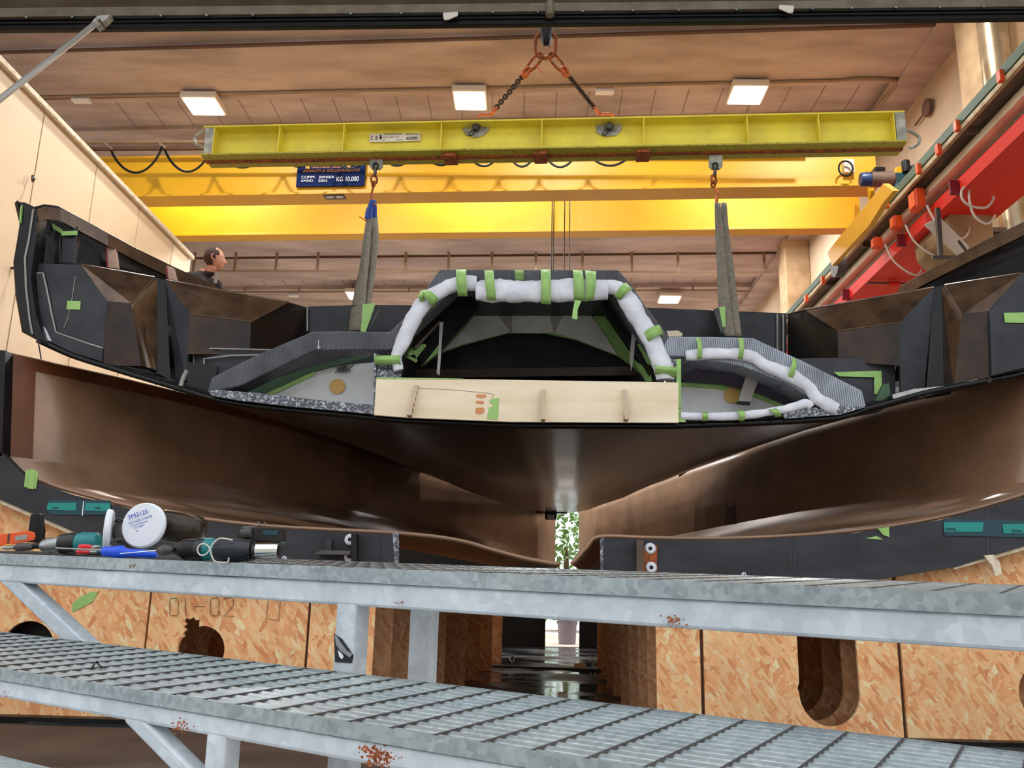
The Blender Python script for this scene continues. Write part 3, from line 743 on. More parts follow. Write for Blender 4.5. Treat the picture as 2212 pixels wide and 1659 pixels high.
pl([(78,568),(175,571),(231,650),(223,775),(160,758),(97,728),(84,660),(78,610)], YA, .03, 'stern_bulkhead', 'carbon_face', bev=.004)
face([aT, bT, bK, aK], 'amber_film', 'deck_facet')
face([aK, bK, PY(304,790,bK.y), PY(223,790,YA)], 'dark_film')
face([bT, bT.lerp(cT,.3), PY(340,800,bT.y), PY(304,790,bK.y), bK], 'amber_film', 'corner_facet')
face([bT, cT, PY(368,820,cT.y), PY(325,800,bT.y)], 'satin_black', 'dark_recess')
face([cT, cK, PY(402,822,cK.y), PY(380,820,cT.y)], 'carbon_face', 'buttress')
face([cT, dT, dK, cK], 'amber_film', 'deck_facet')
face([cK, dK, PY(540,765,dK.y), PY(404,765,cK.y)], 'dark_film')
face([dT, eT, PY(662,765,eT.y), PY(540,765,dK.y), dK], 'satin_black')
# flare below: inner hull bottom dark floor from stern edge inward
rows = [[PY(a, b, 5.06) for a, b in HL[5:30]], [V((p.x*.99, 6.1, p.z+.05)) for p in hstation(6.1, 5, 30)]]
MB().grid(rows).build('cockpit_floor', 'dark_grp', boat, solid=.01)
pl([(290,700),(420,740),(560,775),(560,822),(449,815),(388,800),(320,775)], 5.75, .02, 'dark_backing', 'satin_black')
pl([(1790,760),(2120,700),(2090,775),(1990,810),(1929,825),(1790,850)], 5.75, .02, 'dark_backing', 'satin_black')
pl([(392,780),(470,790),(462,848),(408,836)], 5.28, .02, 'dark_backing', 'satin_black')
# right side
aT2, aK2 = T(2209,590), K(2138,671)
bT2, bK2 = T(2041,616), K(2079,678)
cT2, cK2 = T(2017,621), K(1943,697)
dT2, dK2 = T(1738,669), K(1809,715)
eT2 = T(1701,679)
pl([(2209,590),(2320,588),(2335,700),(2212,795),(2142,812),(2138,671)], aT2.y-.02, .03, 'stern_bulkhead', 'carbon_face', bev=.004)
face([aT2, bT2, bK2, aK2], 'amber_film', 'deck_facet')
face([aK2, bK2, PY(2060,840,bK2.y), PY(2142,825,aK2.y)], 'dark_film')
face([bT2, bT2.lerp(cT2,.3), PY(2040,845,bT2.y), PY(2060,840,bK2.y), bK2], 'amber_film', 'corner_facet')
face([bT2, cT2, PY(2000,860,cT2.y), PY(2055,850,bT2.y)], 'satin_black', 'dark_recess')
face([cT2, cK2, PY(1946,870,cK2.y), PY(1995,860,cT2.y)], 'carbon_face', 'buttress')
face([cT2, dT2, dK2, cK2], 'amber_film', 'deck_facet')
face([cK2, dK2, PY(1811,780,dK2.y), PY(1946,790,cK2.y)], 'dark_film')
face([dT2, eT2, PY(1701,790,eT2.y), PY(1811,780,dK2.y), dK2], 'satin_black')
# rims catching light
def rimline(pts, r=.006, mat='amber_film', name='edge_rim'): MB().tube(pts, r, 6).build(name, mat, boat, smooth=True)
rimline([aT, bT]); rimline([cT, dT, eT]); rimline([bT, bK]); rimline([aT2, bT2]); rimline([cT2, dT2, eT2]); rimline([bT2, bK2]); rimline([dK2, cK2]); rimline([cK, dK, dT])
# cross beam behind
yb = eT.y
pl([(662,662),(780,658),(1100,660),(1400,664),(1700,676),(1700,800),(1560,800),(1470,790),(660,800)], yb+.02, .25, 'cross_beam', 'carbon_dark', bev=.006)
rimline([PY(664,664,yb), PY(664,715,yb)], .006, 'liner_grey', 'joint_line'); rimline([PY(1679,678,yb), PY(1679,760,yb)], .004, 'liner_grey', 'joint_line'); rimline([PY(1692,679,yb), PY(1692,770,yb)], .005, 'liner_grey', 'joint_line')
# upper gunwale frames (windows) at both sides: rim rails running forward
def rails(side):
    if side < 0:
        o = [(80,452),(100,447),(128,450),(230,505),(300,543),(380,582),(468,622)]; i_ = [(84,462),(124,460),(150,475),(228,510),(352,572),(440,615)]
        ys = [5.0,5.02,5.06,5.3,5.5,5.75,6.05]
    else:
        o = [(2330,440),(2280,458),(2212,482),(2120,528),(2000,590),(1945,622)]; i_ = [(2330,462),(2280,474),(2212,497),(2120,545),(2000,602),(1960,624)]
        ys = [5.0,5.05,5.12,5.35,5.7,5.9]
    m = MB(); P_ = [PY(a, b, y) for (a, b), y in zip(o, ys)]
    rows = [P_, [p+V((0,.02,-.075)) for p in P_]]; 
    m.grid(rows); m.build('gunwale_rail', 'amber_film', boat, solid=.04, off=0)
    MB().tube([p+V((0,-.02,.0)) for p in P_], .008, 6).build('gunwale_edge', 'dark_grp', boat, smooth=True)
rails(-1); rails(1)
# inside of the gunwale: dark outer wall behind the opening
pl([(80,452),(128,450),(230,505),(300,543),(380,582),(468,622),(621,653),(358,604),(175,571),(78,575)], 6.3, .03, 'inner_topside', 'dark_grp')
pl([(2340,440),(2212,482),(2120,528),(2000,590),(1945,624),(2017,621),(2209,592),(2340,592)], 6.3, .03, 'inner_topside', 'dark_grp')
pl([(160,510),(196,534),(232,560),(250,580),(300,592),(175,571),(158,560)], 6.2, .02, 'masked_inner_panel', 'liner_grey')
pl([(236,548),(262,560),(300,590),(240,582)], 6.15, .02, 'masked_inner_panel', 'green_edge')
pl([(2212,560),(2130,605),(2160,602),(2212,594),(2300,590),(2300,545)], 6.2, .02, 'masked_inner_panel', 'green_edge')
pl([(84,475),(112,484),(132,500),(132,572),(84,570)], 5.16, .25, 'corner_pillar', 'dark_grp', bev=.03)
pl([(134,500),(167,484),(158,571),(130,570)], 5.14, .05, 'corner_pillar', 'carbon_dark', bev=.01)
def tape(pts, Y, name='tape_strip', mat='green_tape', parent=boat, th=-.003, label=None):
    return MB().prism([PY(a, b, Y) for a, b in pts], (0, th, 0)).build(name, mat, parent, label)
tape([(84,472),(112,482),(135,496),(134,505),(110,492),(85,483)], 5.15); tape([(133,500),(168,499),(167,508),(134,509)], 5.12)
# wooden stays
for pts, Y, lab, flip in (([(229,505),(246,508),(254,580),(234,577)], 5.35, 'larger pale wooden stay propping the left gunwale', 0), ([(361,573),(374,578),(381,606),(364,602)], 5.55, 'smaller pale wooden stay propping the left gunwale', 0),
                     ([(2145,520),(2158,516),(2152,597),(2136,600)], 5.5, 'larger pale wooden stay propping the right gunwale', 1), ([(2018,592),(2030,588),(2024,617),(2008,620)], 5.8, 'smaller pale wooden stay propping the right gunwale', 1)):
    t = thing('wooden_stay', lab, 'stay', PY(pts[2][0], pts[2][1], Y), 'wooden stays under the gunwales')
    MB().prism([PY(a, b, Y) for a, b in pts], (0, .03, 0)).build('batten', 'wood_strip', t)
    e = (pts[1], pts[2]) if flip else (pts[0], pts[3]); d = 8 if flip else -4
    MB().prism([PY(e[0][0], e[0][1], Y), PY(e[0][0]+d, e[0][1]+3, Y), PY(e[1][0]+d, e[1][1]-2, Y), PY(e[1][0], e[1][1], Y)], (0,.025,0)).build('red_painted_edge', 'red_edge', t)
# corner bonding strips on stern bulkhead
MB().tube([PY(a,b,YA-.01) for a,b in ((80,590),(93,590),(100,620),(112,680),(121,718),(150,728),(190,742),(222,752))], .005, 6).build('bond_line', 'liner_grey', boat)
pl([(77,590),(92,586),(100,620),(112,680),(121,718),(190,742),(222,752),(220,781),(152,760),(97,732),(84,660)], YA-.012, .015, 'bonded_edge', 'grey_board')
tape([(90,700),(100,712),(112,738),(98,733)], YA-.014, 'bonding_paste', 'inner_white')
MB().tube([PY(81,730,4.97), PY(85,752,4.96), PY(89,776,4.96)], .004, 6).build('purple_thread', 'purple_foil', boat)
tape([(146,650),(174.5,651),(173.5,669.5),(144,668)], YA-.003, label='rectangular green tape on the left stern bulkhead')
MB().tube([PY(a,b,YA-.004) for a,b in ((163,598),(154,655),(146,690),(138,708))], .002, 5).build('pencil_line', 'liner_grey', boat)
tape([(2168,676),(2225,675),(2225,698),(2170,697)], aT2.y-.025, label='rectangular green tape on the right stern bulkhead')
# small deck boxes left and right of arch
pl([(415,752),(470,750),(580,755),(620,760),(600,800),(480,845),(418,845)], 5.35, .3, 'deck_box', 'grey_board', bev=.006)
MB().tube([PY(a,b,5.33) for a,b in ((440,845),(441,775),(500,768),(600,766))], .006, 6).build('bond_line', 'liner_grey', boat)
MB().tube([PY(a,b,5.33) for a,b in ((417,835),(419,752),(640,757))], .005, 6).build('bond_line', 'liner_grey', boat)
pl([(1716,774),(1811,772),(1935,777),(1935,870),(1880,880),(1820,860)], 5.35, .3, 'deck_box', 'grey_board', bev=.006)
tape([(1800,804),(1904,801),(1905,848),(1888,852),(1888,815),(1812,813)], 5.34)
tape([(1932,756),(1950,754),(1959,768),(1960,842),(1951,846),(1950,778),(1944,764),(1938,764),(1934,800)], 5.30, 'bonding_paste', 'inner_white')
pl([(1908,830),(1920,828),(1924,852),(1905,866),(1890,866)], 5.1, .03, 'loose_flap', 'green_edge')
MB().tube([PY(a,b,5.0) for a,b in ((390,834),(396,815),(404,800))], .012, 8).build('curved_lip', 'liner_grey', boat)
pl([(1928,852),(1975,840),(2055,832),(2140,812),(2142,818),(1990,858),(1930,864)], 5.02, .02, 'stern_lip', 'steel')
# ---- deck arch (carbon)
AO = [(447,848),(457,815),(560,764),(675,716),(760,715),(841,717),(880,680),(949,582),(1335,583),(1362,612),(1400,668),(1445,727),(1540,727),(1628,730),(1740,782),(1862,843),(1872,878)]
AI = [(480,845),(520,833),(600,795),(680,757),(760,756),(846,757),(890,710),(985,622),(1318,622),(1338,648),(1372,705),(1418,770),(1480,770),(1600,790),(1700,828),(1790,882),(1812,894)]
def ribbon(ao, ai, Y, th, name, mat, parent, n=1, **k):
    f = [PY(a, b, Y) for a, b in ao]; g = [PY(a, b, Y+.02) for a, b in ai]; bk = [p+V((0,th,0)) for p in f]; bg = [p+V((0,th,0)) for p in g]
    m = MB(); N = len(f); m.v = f+g+bk+bg
    for i in range(N-1):
        m.f += [(i, i+1, N+i+1, N+i), (2*N+i, 3*N+i, 3*N+i+1, 2*N+i+1), (i, 2*N+i, 2*N+i+1, i+1), (N+i, N+i+1, 3*N+i+1, 3*N+i)]
    m.f += [(0, N, 3*N, 2*N), (N-1, 3*N-1, 4*N-1, 2*N-1)]
    return m.build(name, mat, parent, **k)
ribbon(AO[:13], AI[:13], 4.99, .16, 'deck_arch', 'carbon_arch', boat, bev=.008)
ribbon(AO[11:], AI[11:], 4.985, .16, 'deck_arch', 'carbon_silver', boat, bev=.008, label='silvery sanded right shoulder of the deck arch')
# arrow chalk mark
MB().tube([PY(688,735,4.985), PY(688,752,4.985)], .0015, 5).build('chalk_arrow', 'white_paint', boat)
MB().tube([PY(685,748,4.985), PY(688,754,4.985), PY(692,748,4.985)], .0015, 5).build('chalk_arrow', 'white_paint', boat)
# ---- dark companionway tunnel inside the arch
inn = [(862,830),(870,760),(905,700),(955,640),(990,620),(1315,620),(1335,650),(1372,705),(1415,765),(1432,830)]
r0 = [PY(a, b, 5.12) for a, b in inn]
c0 = sum(r0, V())/len(r0)
def shrink(Y, k): return [V((c0.x+(p.x-c0.x)*k, Y, c0.z+(p.z-c0.z)*k)) for p in r0]
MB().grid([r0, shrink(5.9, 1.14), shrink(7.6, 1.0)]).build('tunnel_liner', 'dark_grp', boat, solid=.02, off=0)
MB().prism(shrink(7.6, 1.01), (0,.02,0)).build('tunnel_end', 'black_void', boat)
# cabin bulkhead: grey masked film with arched opening, green border
yk = 5.75
def Z5(x, y): return (700+x/2.765, 540+y/2.765)
outer = [Z5(*q) for q in ((580,690),(660,590),(900,305),(1620,310),(1890,700),(1950,790),(1850,700),(1760,635),(1500,535),(1320,497),(1100,495),(820,570),(705,612))]
pl(outer, yk, .02, 'masked_border', 'green_tape', label='green masking tape border inside the companionway')
pnl = [[(705,608),(830,480),(930,345),(1000,345),(1100,470),(1110,492),(820,565)], [(1120,495),(1125,350),(1340,350),(1370,490),(1320,496)], [(1380,495),(1440,355),(1560,350),(1640,450),(1750,625),(1500,532)]]
for q in pnl: pl([Z5(*c) for c in q], yk-.012, .01, 'masking_film', 'film_grey')
for q in ([(1000,345),(1125,350),(1120,495),(1100,470)], [(1340,350),(1440,355),(1380,495),(1370,490)]): pl([Z5(*c) for c in q], yk-.01, .008, 'masking_film', 'liner_grey')
pl([Z5(*c) for c in ((560,640),(690,420),(860,290),(930,345),(700,600),(600,690))], yk-.25, .015, 'companionway_side', 'carbon_dark')
pl([Z5(*c) for c in ((1640,320),(1700,330),(1850,490),(1960,700),(1900,690),(1780,520))], yk-.25, .015, 'companionway_side', 'carbon_dark')
for q, Y in (([(590,690),(690,560),(700,600),(600,680)], 5.4), ([(480,600),(600,560),(613,572),(550,650),(480,620)], 5.3), ([(1870,565),(1890,560),(1965,660),(1955,690),(1930,680)], 5.3), ([(1850,660),(1900,690),(1955,780),(1920,785)], 5.4), ([(1950,745),(1925,785),(1960,785)], 5.3), ([(490,640),(540,625),(560,660),(550,675)],5.3)):
    tape([Z5(*c) for c in q], Y)
for q in ([(540,590),(690,430)], [(1820,430),(1960,640)]):
    MB().tube([PY(*Z5(*q[0]), 5.28), PY(*Z5(*q[1]), 5.32)], .012, 8).build('wooden_batten', 'brown_steel', boat)
for q, Y in (([(690,430),(712,430),(705,520),(690,750),(672,735),(684,600)], 5.2), ([(1840,480),(1862,500),(1850,640),(1835,725),(1825,640)], 5.2)):
    pl([Z5(*c) for c in q], Y, .006, 'hanging_film_strip', 'liner_grey')
pts = spline([PY(*Z5(*c), 7.3) for c in ((740,745),(760,690),(860,682),(1150,690),(1200,662),(1260,655),(1330,662),(1380,690),(1700,695),(1790,705),(1830,750))], 6)
MB().tube(pts, .022, 8, flat=.5).build('taped_inner_frame', 'green_edge', boat)
# floor of tunnel to hide the back
# ---- left lower window
def Z4(x, y): return (x/2.962, 420+y/2.962)
pl([Z4(*c) for c in ((1340,1270),(1500,1235),(1700,1120),(2020,1000),(2250,990),(2420,1010),(2400,1160),(2395,1420),(1900,1370))], 5.45, .02, 'locker_wall', 'dark_grp')
pl([(556,852),(600,840),(640,815),(680,800),(720,792),(765,786),(812,783),(812,884),(700,878),(620,868)], 5.3, .02, 'white_liner', 'inner_white')
MB().lathe(PY(729,835,5.295), (0,-1,0), [(0,.047),(.006,.047)], 30).build('yellow_disc', 'amber_disc', boat)
pl([(480,848),(530,838),(650,800),(740,775),(808,765),(808,770),(745,785),(660,808),(575,850)], 5.28, .01, 'masked_edge', 'green_edge')
pl([(575,850),(680,802),(675,812),(590,852)], 5.27, .01, 'masked_edge', 'green_tape')
tape([(452,846),(470,843),(560,850),(700,866),(812,876),(812,896),(739,889),(620,878),(517,866),(460,856)], 4.985, 'peel_ply_lip', 'peel_ply', th=-.012)
# hatch pattern
m = MB()
for k in range(4):
    m.bar(PY(722+k*7,790,5.29), PY(736+k*7,803,5.29), .004, .004, up=V((0,1,0))); m.bar(PY(724+k*7,806,5.288), PY(742+k*7,788,5.288), .004, .004, up=V((0,1,0)))
m.build('hatched_mark', 'black_rubber', boat)
# posts either side of the plywood
pl([(810,762),(866,790),(866,822),(808,818),(808,800)], 5.02, .03, 'peel_ply_post', 'peel_ply')
pl([(808,762),(812,762),(812,900),(806,896)], 4.99, .03, 'peel_ply_post', 'peel_ply')
pl([(1443,775),(1466,777),(1466,828),(1440,826)], 5.02, .03, 'peel_ply_post', 'peel_ply')
tape([(1461,776),(1471,776),(1471,880),(1466,884),(1466,830),(1461,826)], 4.985)
tape([(1466,880),(1471,885),(1482,912),(1466,912)], 4.985)
# right lower window
pl([(1466,775),(1560,790),(1650,808),(1740,850),(1800,890),(1694,904),(1466,912)], 5.5, .02, 'locker_wall', 'dark_grp')
pl([(1471,832),(1540,836),(1600,846),(1665,870),(1700,880),(1640,888),(1560,905),(1471,905)], 5.32, .02, 'white_liner', 'inner_white')
pl([(1471,826),(1560,832),(1640,852),(1700,876),(1682,878),(1620,854),(1550,840),(1471,834)], 5.31, .02, 'masked_edge', 'green_tape')
pl([(1475,812),(1500,795),(1580,805),(1660,835),(1720,868),(1700,876),(1640,850),(1560,828),(1480,822)], 5.25, .02, 'purple_film', 'purple_foil')
MB().lathe(PY(1581,855,5.315), (0,-1,0), [(0,.047),(.006,.047)], 30).build('yellow_disc', 'amber_disc', boat)
pl([(1612,812),(1640,816),(1620,870),(1594,868)], 5.2, .02, 'masked_strut', 'liner_grey'); pl([(1594,866),(1622,868),(1620,874),(1592,871)], 5.19, .03, 'strut_foot', 'black_rubber')
tape([(1690,893),(1760,880),(1770,884),(1800,878),(1850,878),(1868,880),(1815,896),(1694,905)], 4.99, 'peel_ply_lip', 'peel_ply')
# pale plate painted as light showing through an oval slot in the cross beam
pl([(1440,715),(1465,714),(1474,720),(1474,727),(1444,727)], yb-.0, .01, 'slot_light', 'tray_white')
# ------------------------------------------------------------------ plywood board with brackets
pb = thing('plywood_board', 'pale plywood board closing the stern below the companionway', 'board', PY(1140, 912, 4.96))
BP = [(813,816),(1466,826),(1466,913),(1330,912.5),(1100,911),(881,902),(808,896.5)]
MB().prism([PY(a, b, 4.955) for a, b in BP], (0,.018,0)).build('sheet', 'plywood', pb, bev=.001)
for (tx, ty, bx, by) in ((900,833,886,902),(1174,842,1173,911),(1349,843,1351,911)):
    p, q = PY(tx, ty, 4.955), PY(bx, by, 4.955); w = .019
    MB().add([p+V((-w*.6,0,0)), p+V((w*.6,0,0)), q+V((w*.6,0,0)), q+V((-w*.6,0,0)), q+V((w*.6,-.07,.0)), q+V((-w*.6,-.07,.0)), p+V((w*.6,-.015,0)), p+V((-w*.6,-.015,0))],
             [(0,1,2,3),(0,7,6,1),(7,5,4,6),(5,3,2,4),(0,3,5,7),(1,6,4,2)]).build('bracket', 'plywood_edge', pb)
for q in ([(1028,852),(1048,852),(1051,857),(1044,860),(1030,859)], [(1028,866),(1044,866),(1046,872),(1040,873),(1028,871)], [(1028,881),(1044,880),(1047,886),(1044,893),(1036,895),(1027,893)]):
    MB().prism([PY(a, b, 4.954) for a, b in q], (0,-.0015,0)).build('orange_mark', 'orange_felt', pb)
MB().prism([PY(a, b, 4.954) for a, b in ((1063,862),(1078,859),(1075,907),(1052,905),(1056,880),(1068,877),(1056,868))], (0,-.002,0)).build('tape_strip', 'green_tape', pb)
MB().prism([PY(a, b, 4.954) for a, b in ((813,815),(1000,818),(1000,820),(813,818))], (0,-.002,0)).build('tape_edge', 'green_tape', pb)
MB().tube([PY(a, b, 4.953) for a, b in ((900,838),(980,842),(1055,849),(1068,852),(1060,862))], .0012, 5).build('pencil_line', 'liner_grey', pb)
# ------------------------------------------------------------------ cloth wraps with tape
def cloth(name, label, pts, loc, Y=4.965):
    t = thing('protective_cloth', label, 'cloth', loc, 'white cloth wraps taped over the arch edges')
    for seg in pts:
        P = [PY(a, b, Y+.02) for a, b, r in seg]; R = [r*.8/F*5.05 for a, b, r in seg]
        P2 = spline(P, 7); R2 = []
        for i in range(len(R)-1):
            for k in range(7): R2.append(R[i]+(R[i+1]-R[i])*k/7)
        R2.append(R[-1])
        MB().tube(P2, R2, 22, flat=.75, up=V((0,1,0)), noise_amp=.22, nsc=11).build('wrap', 'cloth', t, smooth=True, sharp=80)
    return t
def band(t, quad, Y=4.965, bulge=.055):
    """tape strip laid over a wrap: quad = 4 corners in order across; bulges toward the viewer"""
    a, b, c, d = [PY(x, y, Y) for x, y in quad]; rows = []
    for i in range(9):
        u = i/8; k = math.sin(u*math.pi)*bulge
        rows.append([a.lerp(d, u)-V((0,k,0)), b.lerp(c, u)-V((0,k,0))])
    MB().grid(rows).build('tape_strip', 'green_tape', t, solid=.003, smooth=True)
c1 = cloth('a', 'white cloth taped around the companionway arch edge', [
    [(862,800,13),(856,770,15),(872,735,21),(893,690,24),(915,655,22),(950,628,22),(985,614,22),(1030,612,22)],
    [(1028,628,24),(1040,628,33),(1100,628,33),(1170,629,32),(1250,627,31),(1312,626,29)],
    [(1300,620,20),(1335,622,22),(1358,650,26),(1380,690,28),(1405,730,27),(1424,770,26),(1436,800,26),(1438,820,24)]], PY(1140,650,4.98))
for q in ([(985,582),(1007,582),(1010,640),(989,640)], [(1046,584),(1066,584),(1072,650),(1052,648)], [(1112,584),(1131,584),(1131,606),(1113,604)], [(1168,582),(1189,582),(1190,658),(1169,656)], [(1237,583),(1258,584),(1262,650),(1240,648)], [(1264,584),(1288,586),(1283,648),(1264,652)]):
    band(c1, q)
MB().prism([PY(a,b,4.9) for a,b in ((1242,648),(1256,650),(1248,668),(1247,690),(1236,688),(1237,672))], (0,.003,0)).build('tape_strip', 'green_tape', c1)
for q in ([(905,630),(916,626),(948,645),(935,664)], [(902,640),(912,628),(920,652),(910,656)], [(1352,610),(1366,624),(1340,650),(1326,640)], [(1425,702),(1434,722),(1396,742),(1386,722)], [(1412,788),(1460,792),(1460,816),(1414,808)], [(809,768),(866,767),(866,788),(811,788)]):
    band(c1, q, bulge=.03 if q[0][0] == 809 else .05)
c2 = cloth('b', 'white cloth taped along the right shoulder of the arch', [
    [(1482,768,14),(1520,765,16),(1580,764,16),(1625,772,17),(1655,790,16),(1690,804,20),(1715,815,20),(1745,835,17),(1765,860,17),(1790,875,20),(1808,884,16)]], PY(1650,780,4.98))
for q in ([(1503,730),(1513,730),(1516,776),(1506,776)], [(1595,730),(1605,730),(1604,776),(1594,776)], [(1712,772),(1721,776),(1711,820),(1700,816)]): band(c2, q, bulge=.035)
c3 = cloth('c', 'white cloth taped along the lower right stern edge', [
    [(1470,898,9),(1520,900,11),(1600,898,11),(1650,892,11),(1700,883,11),(1740,872,13),(1752,880,10)]], PY(1600,900,4.98))
for q in ([(1516,890),(1528,890),(1528,910),(1516,910)], [(1592,886),(1606,886),(1608,910),(1596,910)], [(1660,884),(1676,882),(1688,900),(1674,902)]): band(c3, q, bulge=.03)
# ================================================================== MOULD
ML = [(12,762),(8,860),(3,985),(60,1030),(150,1062),(330,1105),(560,1135),(850,1151),(980,1166),(1060,1188),(1130,1206),(1203,1219)]
MR = [(1240,1219),(1275,1180),(1300,1159),(1400,1161),(1500,1163),(1637,1161),(1848,1147),(2037,1118),(2212,1071),(2300,1035),(2320,900),(2326,770)]
mw = [(5,1),(5.6,.86),(6.2,.735),(7,.62),(8.2,.50),(10,.34),(12,.19),(14,.02)]
mz = [(5,0),(14,0.0)]
mh = [(5,1),(14,1)]
YM = [5.0,5.3,5.6,6.2,7,8.2,9,10,11,12,13,14]
md = thing('hull_mould', 'glossy brown female hull mould under the boat in two halves', 'mould', (xc5, 6, 0))
zb = PY(1203,1219,YB).z; xb0 = PY(1222,1219,YB).x
def mst(pts, y, s):
    w, dz, hh = lerp_tab(mw, y), lerp_tab(mz, y), lerp_tab(mh, y); out = []
    P = [PY(a, b, YB) for a, b in pts]; e = P[-1] if s < 0 else P[0]
    xs = xb0+.0395*(y-5)+s*(.03+.1*min(1, (y-5)/1.2)-.0*(y-5))
    return [V((xs+(p.x-e.x)*w, y, zb+dz+(p.z-zb)*hh)) for p in P]
def mould_half(pts, s, name):
    rows = []
    for y in YM:
        st = mst(pts, y, s)
        if s < 0: r = [st[0].lerp(st[2], k/6) for k in range(6)]+spline(st[2:], 4)
        else: r = spline(st[:-2], 4)[:-1]+[st[-3].lerp(st[-1], k/6) for k in range(7)]
        rows.append(r)
    return MB().grid(rows).build(name, 'mould_surface', md, smooth=True, solid=.02, off=0, sharp=28)
mould_half(ML, -1, 'mould_shell'); mould_half(MR, 1, 'mould_shell')
# darker wrap-around border near the stern edge and rim
def on_wall(u, y):   # u: 0 rim .. 1 chine on left wall
    st = mst(ML, y, -1); return st[0].lerp(st[2], u)
def patch(cs, mat='mould_border', name='border_patch', off=.012):
    m = MB(); rows = []
    (u0, y0), (u1, y1) = cs
    for y in [q for q in (5.0,5.12,5.3,5.6,6.2,7,8.2,9,10,11) if y0 <= q <= y1]:
        rows.append([on_wall(u0+(u1-u0)*k/4, y)+V((off,0,0)) for k in range(5)])
    m.grid(rows).build(name, mat, md, solid=.003)
patch(((0.01,5.0),(.99,5.12))); patch(((0.01,5.12),(.13,11)))
# front flange plates
MB().prism([PY(a, b, 4.93) for a, b in ((-120,890),(6,980),(60,1035),(150,1067),(330,1110),(560,1140),(858,1155),(858,1235),(330,1235),(156,1147),(0,1079),(-120,1020))], (0,.055,0)).build('front_plate', 'mould_plate', md, bev=.002)
MB().prism([PY(a, b, 4.93) for a, b in ((1298,1162),(1400,1165),(1500,1167),(1637,1165),(1848,1151),(2037,1122),(2212,1075),(2300,1040),(2330,1020),(2420,960),(2420,1090),(2330,1125),(2212,1180),(2142,1201),(2058,1226),(1906,1251),(1800,1258),(1700,1262),(1297,1262))], (0,.055,0)).build('front_plate', 'mould_plate', md, bev=.002)
MB().prism([PY(a, b, 4.93) for a, b in ((-20,755),(12,757),(4,985),(-20,985))], (0,.1,0)).build('rim_post', 'dark_grp', md)
for L_ in ([(0,1079),(156,1147),(260,1195),(258,1202),(150,1153),(0,1087)], [(2330,1125),(2212,1180),(2142,1201),(2060,1226),(2062,1230),(2146,1207),(2212,1188),(2330,1135)]):
    MB().prism([PY(a, b, 4.945) for a, b in L_], (0,.03,0)).build('paint_edge', 'cream_edge', md)
MB().prism([PY(a, b, 4.925) for a, b in ((2125,1200),(2146,1198),(2160,1215),(2165,1240),(2150,1244),(2144,1222))], (0,.02,0)).build('paint_run', 'cream_edge', md)
def mt(pts, mat='green_tape', Y=4.925, name='tape_strip', parent=md, th=-.002, label=None): return MB().prism([PY(a, b, Y) for a, b in pts], (0,th,0)).build(name, mat, parent, label)
mt([(56,1015),(83,1018),(78,1056),(52,1052)]); mt([(64,1014),(76,1016),(72,1057),(60,1055)], Y=4.922)
mt([(430,1121),(446,1122),(430,1134)]); mt([(1896,1142),(1920,1138),(1921,1160),(1908,1156)]); mt([(1870,1163),(1893,1158),(1908,1166)])
mt([(107,1079),(240,1081),(238,1112),(112,1112),(101,1103)], 'dark_teal'); mt([(104,1086),(166,1086),(164,1103),(101,1101)], 'teal_tape', 4.922); mt([(185,1086),(239,1087),(238,1104),(183,1103)], 'teal_tape', 4.922)
mt([(2040,1121),(2330,1127),(2330,1163),(2040,1157)], 'dark_teal'); mt([(2038,1128),(2124,1128),(2122,1149),(2040,1149)], 'teal_tape', 4.922); mt([(2165,1132),(2240,1131),(2240,1152),(2168,1152)], 'teal_tape', 4.922)
mt([(180,1083),(182,1083),(179,1114),(177,1114)], 'white_paint', 4.921, 'marker_line')
for px, py, w in ((113,1099,13),(205,1099,12),(2044,1146,20),(2186,1150,22)):
    a_ = PY(px, py, 4.918); text('DWL', 'ink', md, a_, (1,0,0), (0,0,1), .014 if px < 1000 else .022, width=w/F*5.05)
# grey fastenings on plates
def washer(px, py, r):
    t = thing('washer_bolt', 'x', 'bolt', PY(px, py, 4.9)); MB().lathe(PY(px, py, 4.925), (0,-1,0), [(0,r),(.012,r),(.02,r*.75),(.02,.42*r)], 28).build('washer', 'white_plastic', t, smooth=True)
    MB().lathe(PY(px, py, 4.925), (0,-1,0), [(0,.38*r),(.022,.38*r)], 6).build('hex_socket', 'black_steel', t); return t
for px, py, lab in ((757,1166,'white washer at the top of the left black plate, beside the steel bracket'), (756,1203,'white washer just above the steel step, under the left bracket'), (1404,1185,'white washer on the brown strap of the right plate'), (1406,1226,'white washer on the right strap just above the steel step'), (615,1206,'tiny white eyelet on the left plate right of the tools'), (1606,1241,'tiny white eyelet on the right plate at step level')):
    t = washer(px, py, .030 if 700 < px < 1500 else .012); t['label'] = lab; t['group'] = 'white washers on the mould plates'
t = thing('angle_bracket', 'dark steel upright bracket with shelf on the left black plate', 'bracket', PY(735, 1200, 4.9))
MB().prism([PY(a,b,4.92) for a,b in ((763,1153),(775,1154),(775,1218),(763,1218))], (0,-.06,0)).build('upright', 'black_steel', t, bev=.003)
MB().prism([PY(a,b,4.92) for a,b in ((688,1196),(700,1190),(762,1192),(762,1200),(690,1200))], (0,-.08,0)).build('shelf', 'flange_steel', t, bev=.003)
MB().prism([PY(a,b,4.92) for a,b in ((704,1165),(718,1165),(717,1190),(703,1189))], (0,-.02,0)).build('tab', 'grey_board', t)
t = thing('brown_strap', 'rusty brown flat strap behind the washers on the right plate', 'strap', PY(1385, 1235, 4.9))
MB().prism([PY(a,b,4.925) for a,b in ((1373,1168),(1388,1168),(1388,1240),(1373,1240))], (0,-.05,0)).build('edge', 'brown_steel', t); MB().prism([PY(a,b,4.925) for a,b in ((1388,1180),(1419,1178),(1419,1240),(1388,1240))], (0,-.008,0)).build('face', 'rust', t)
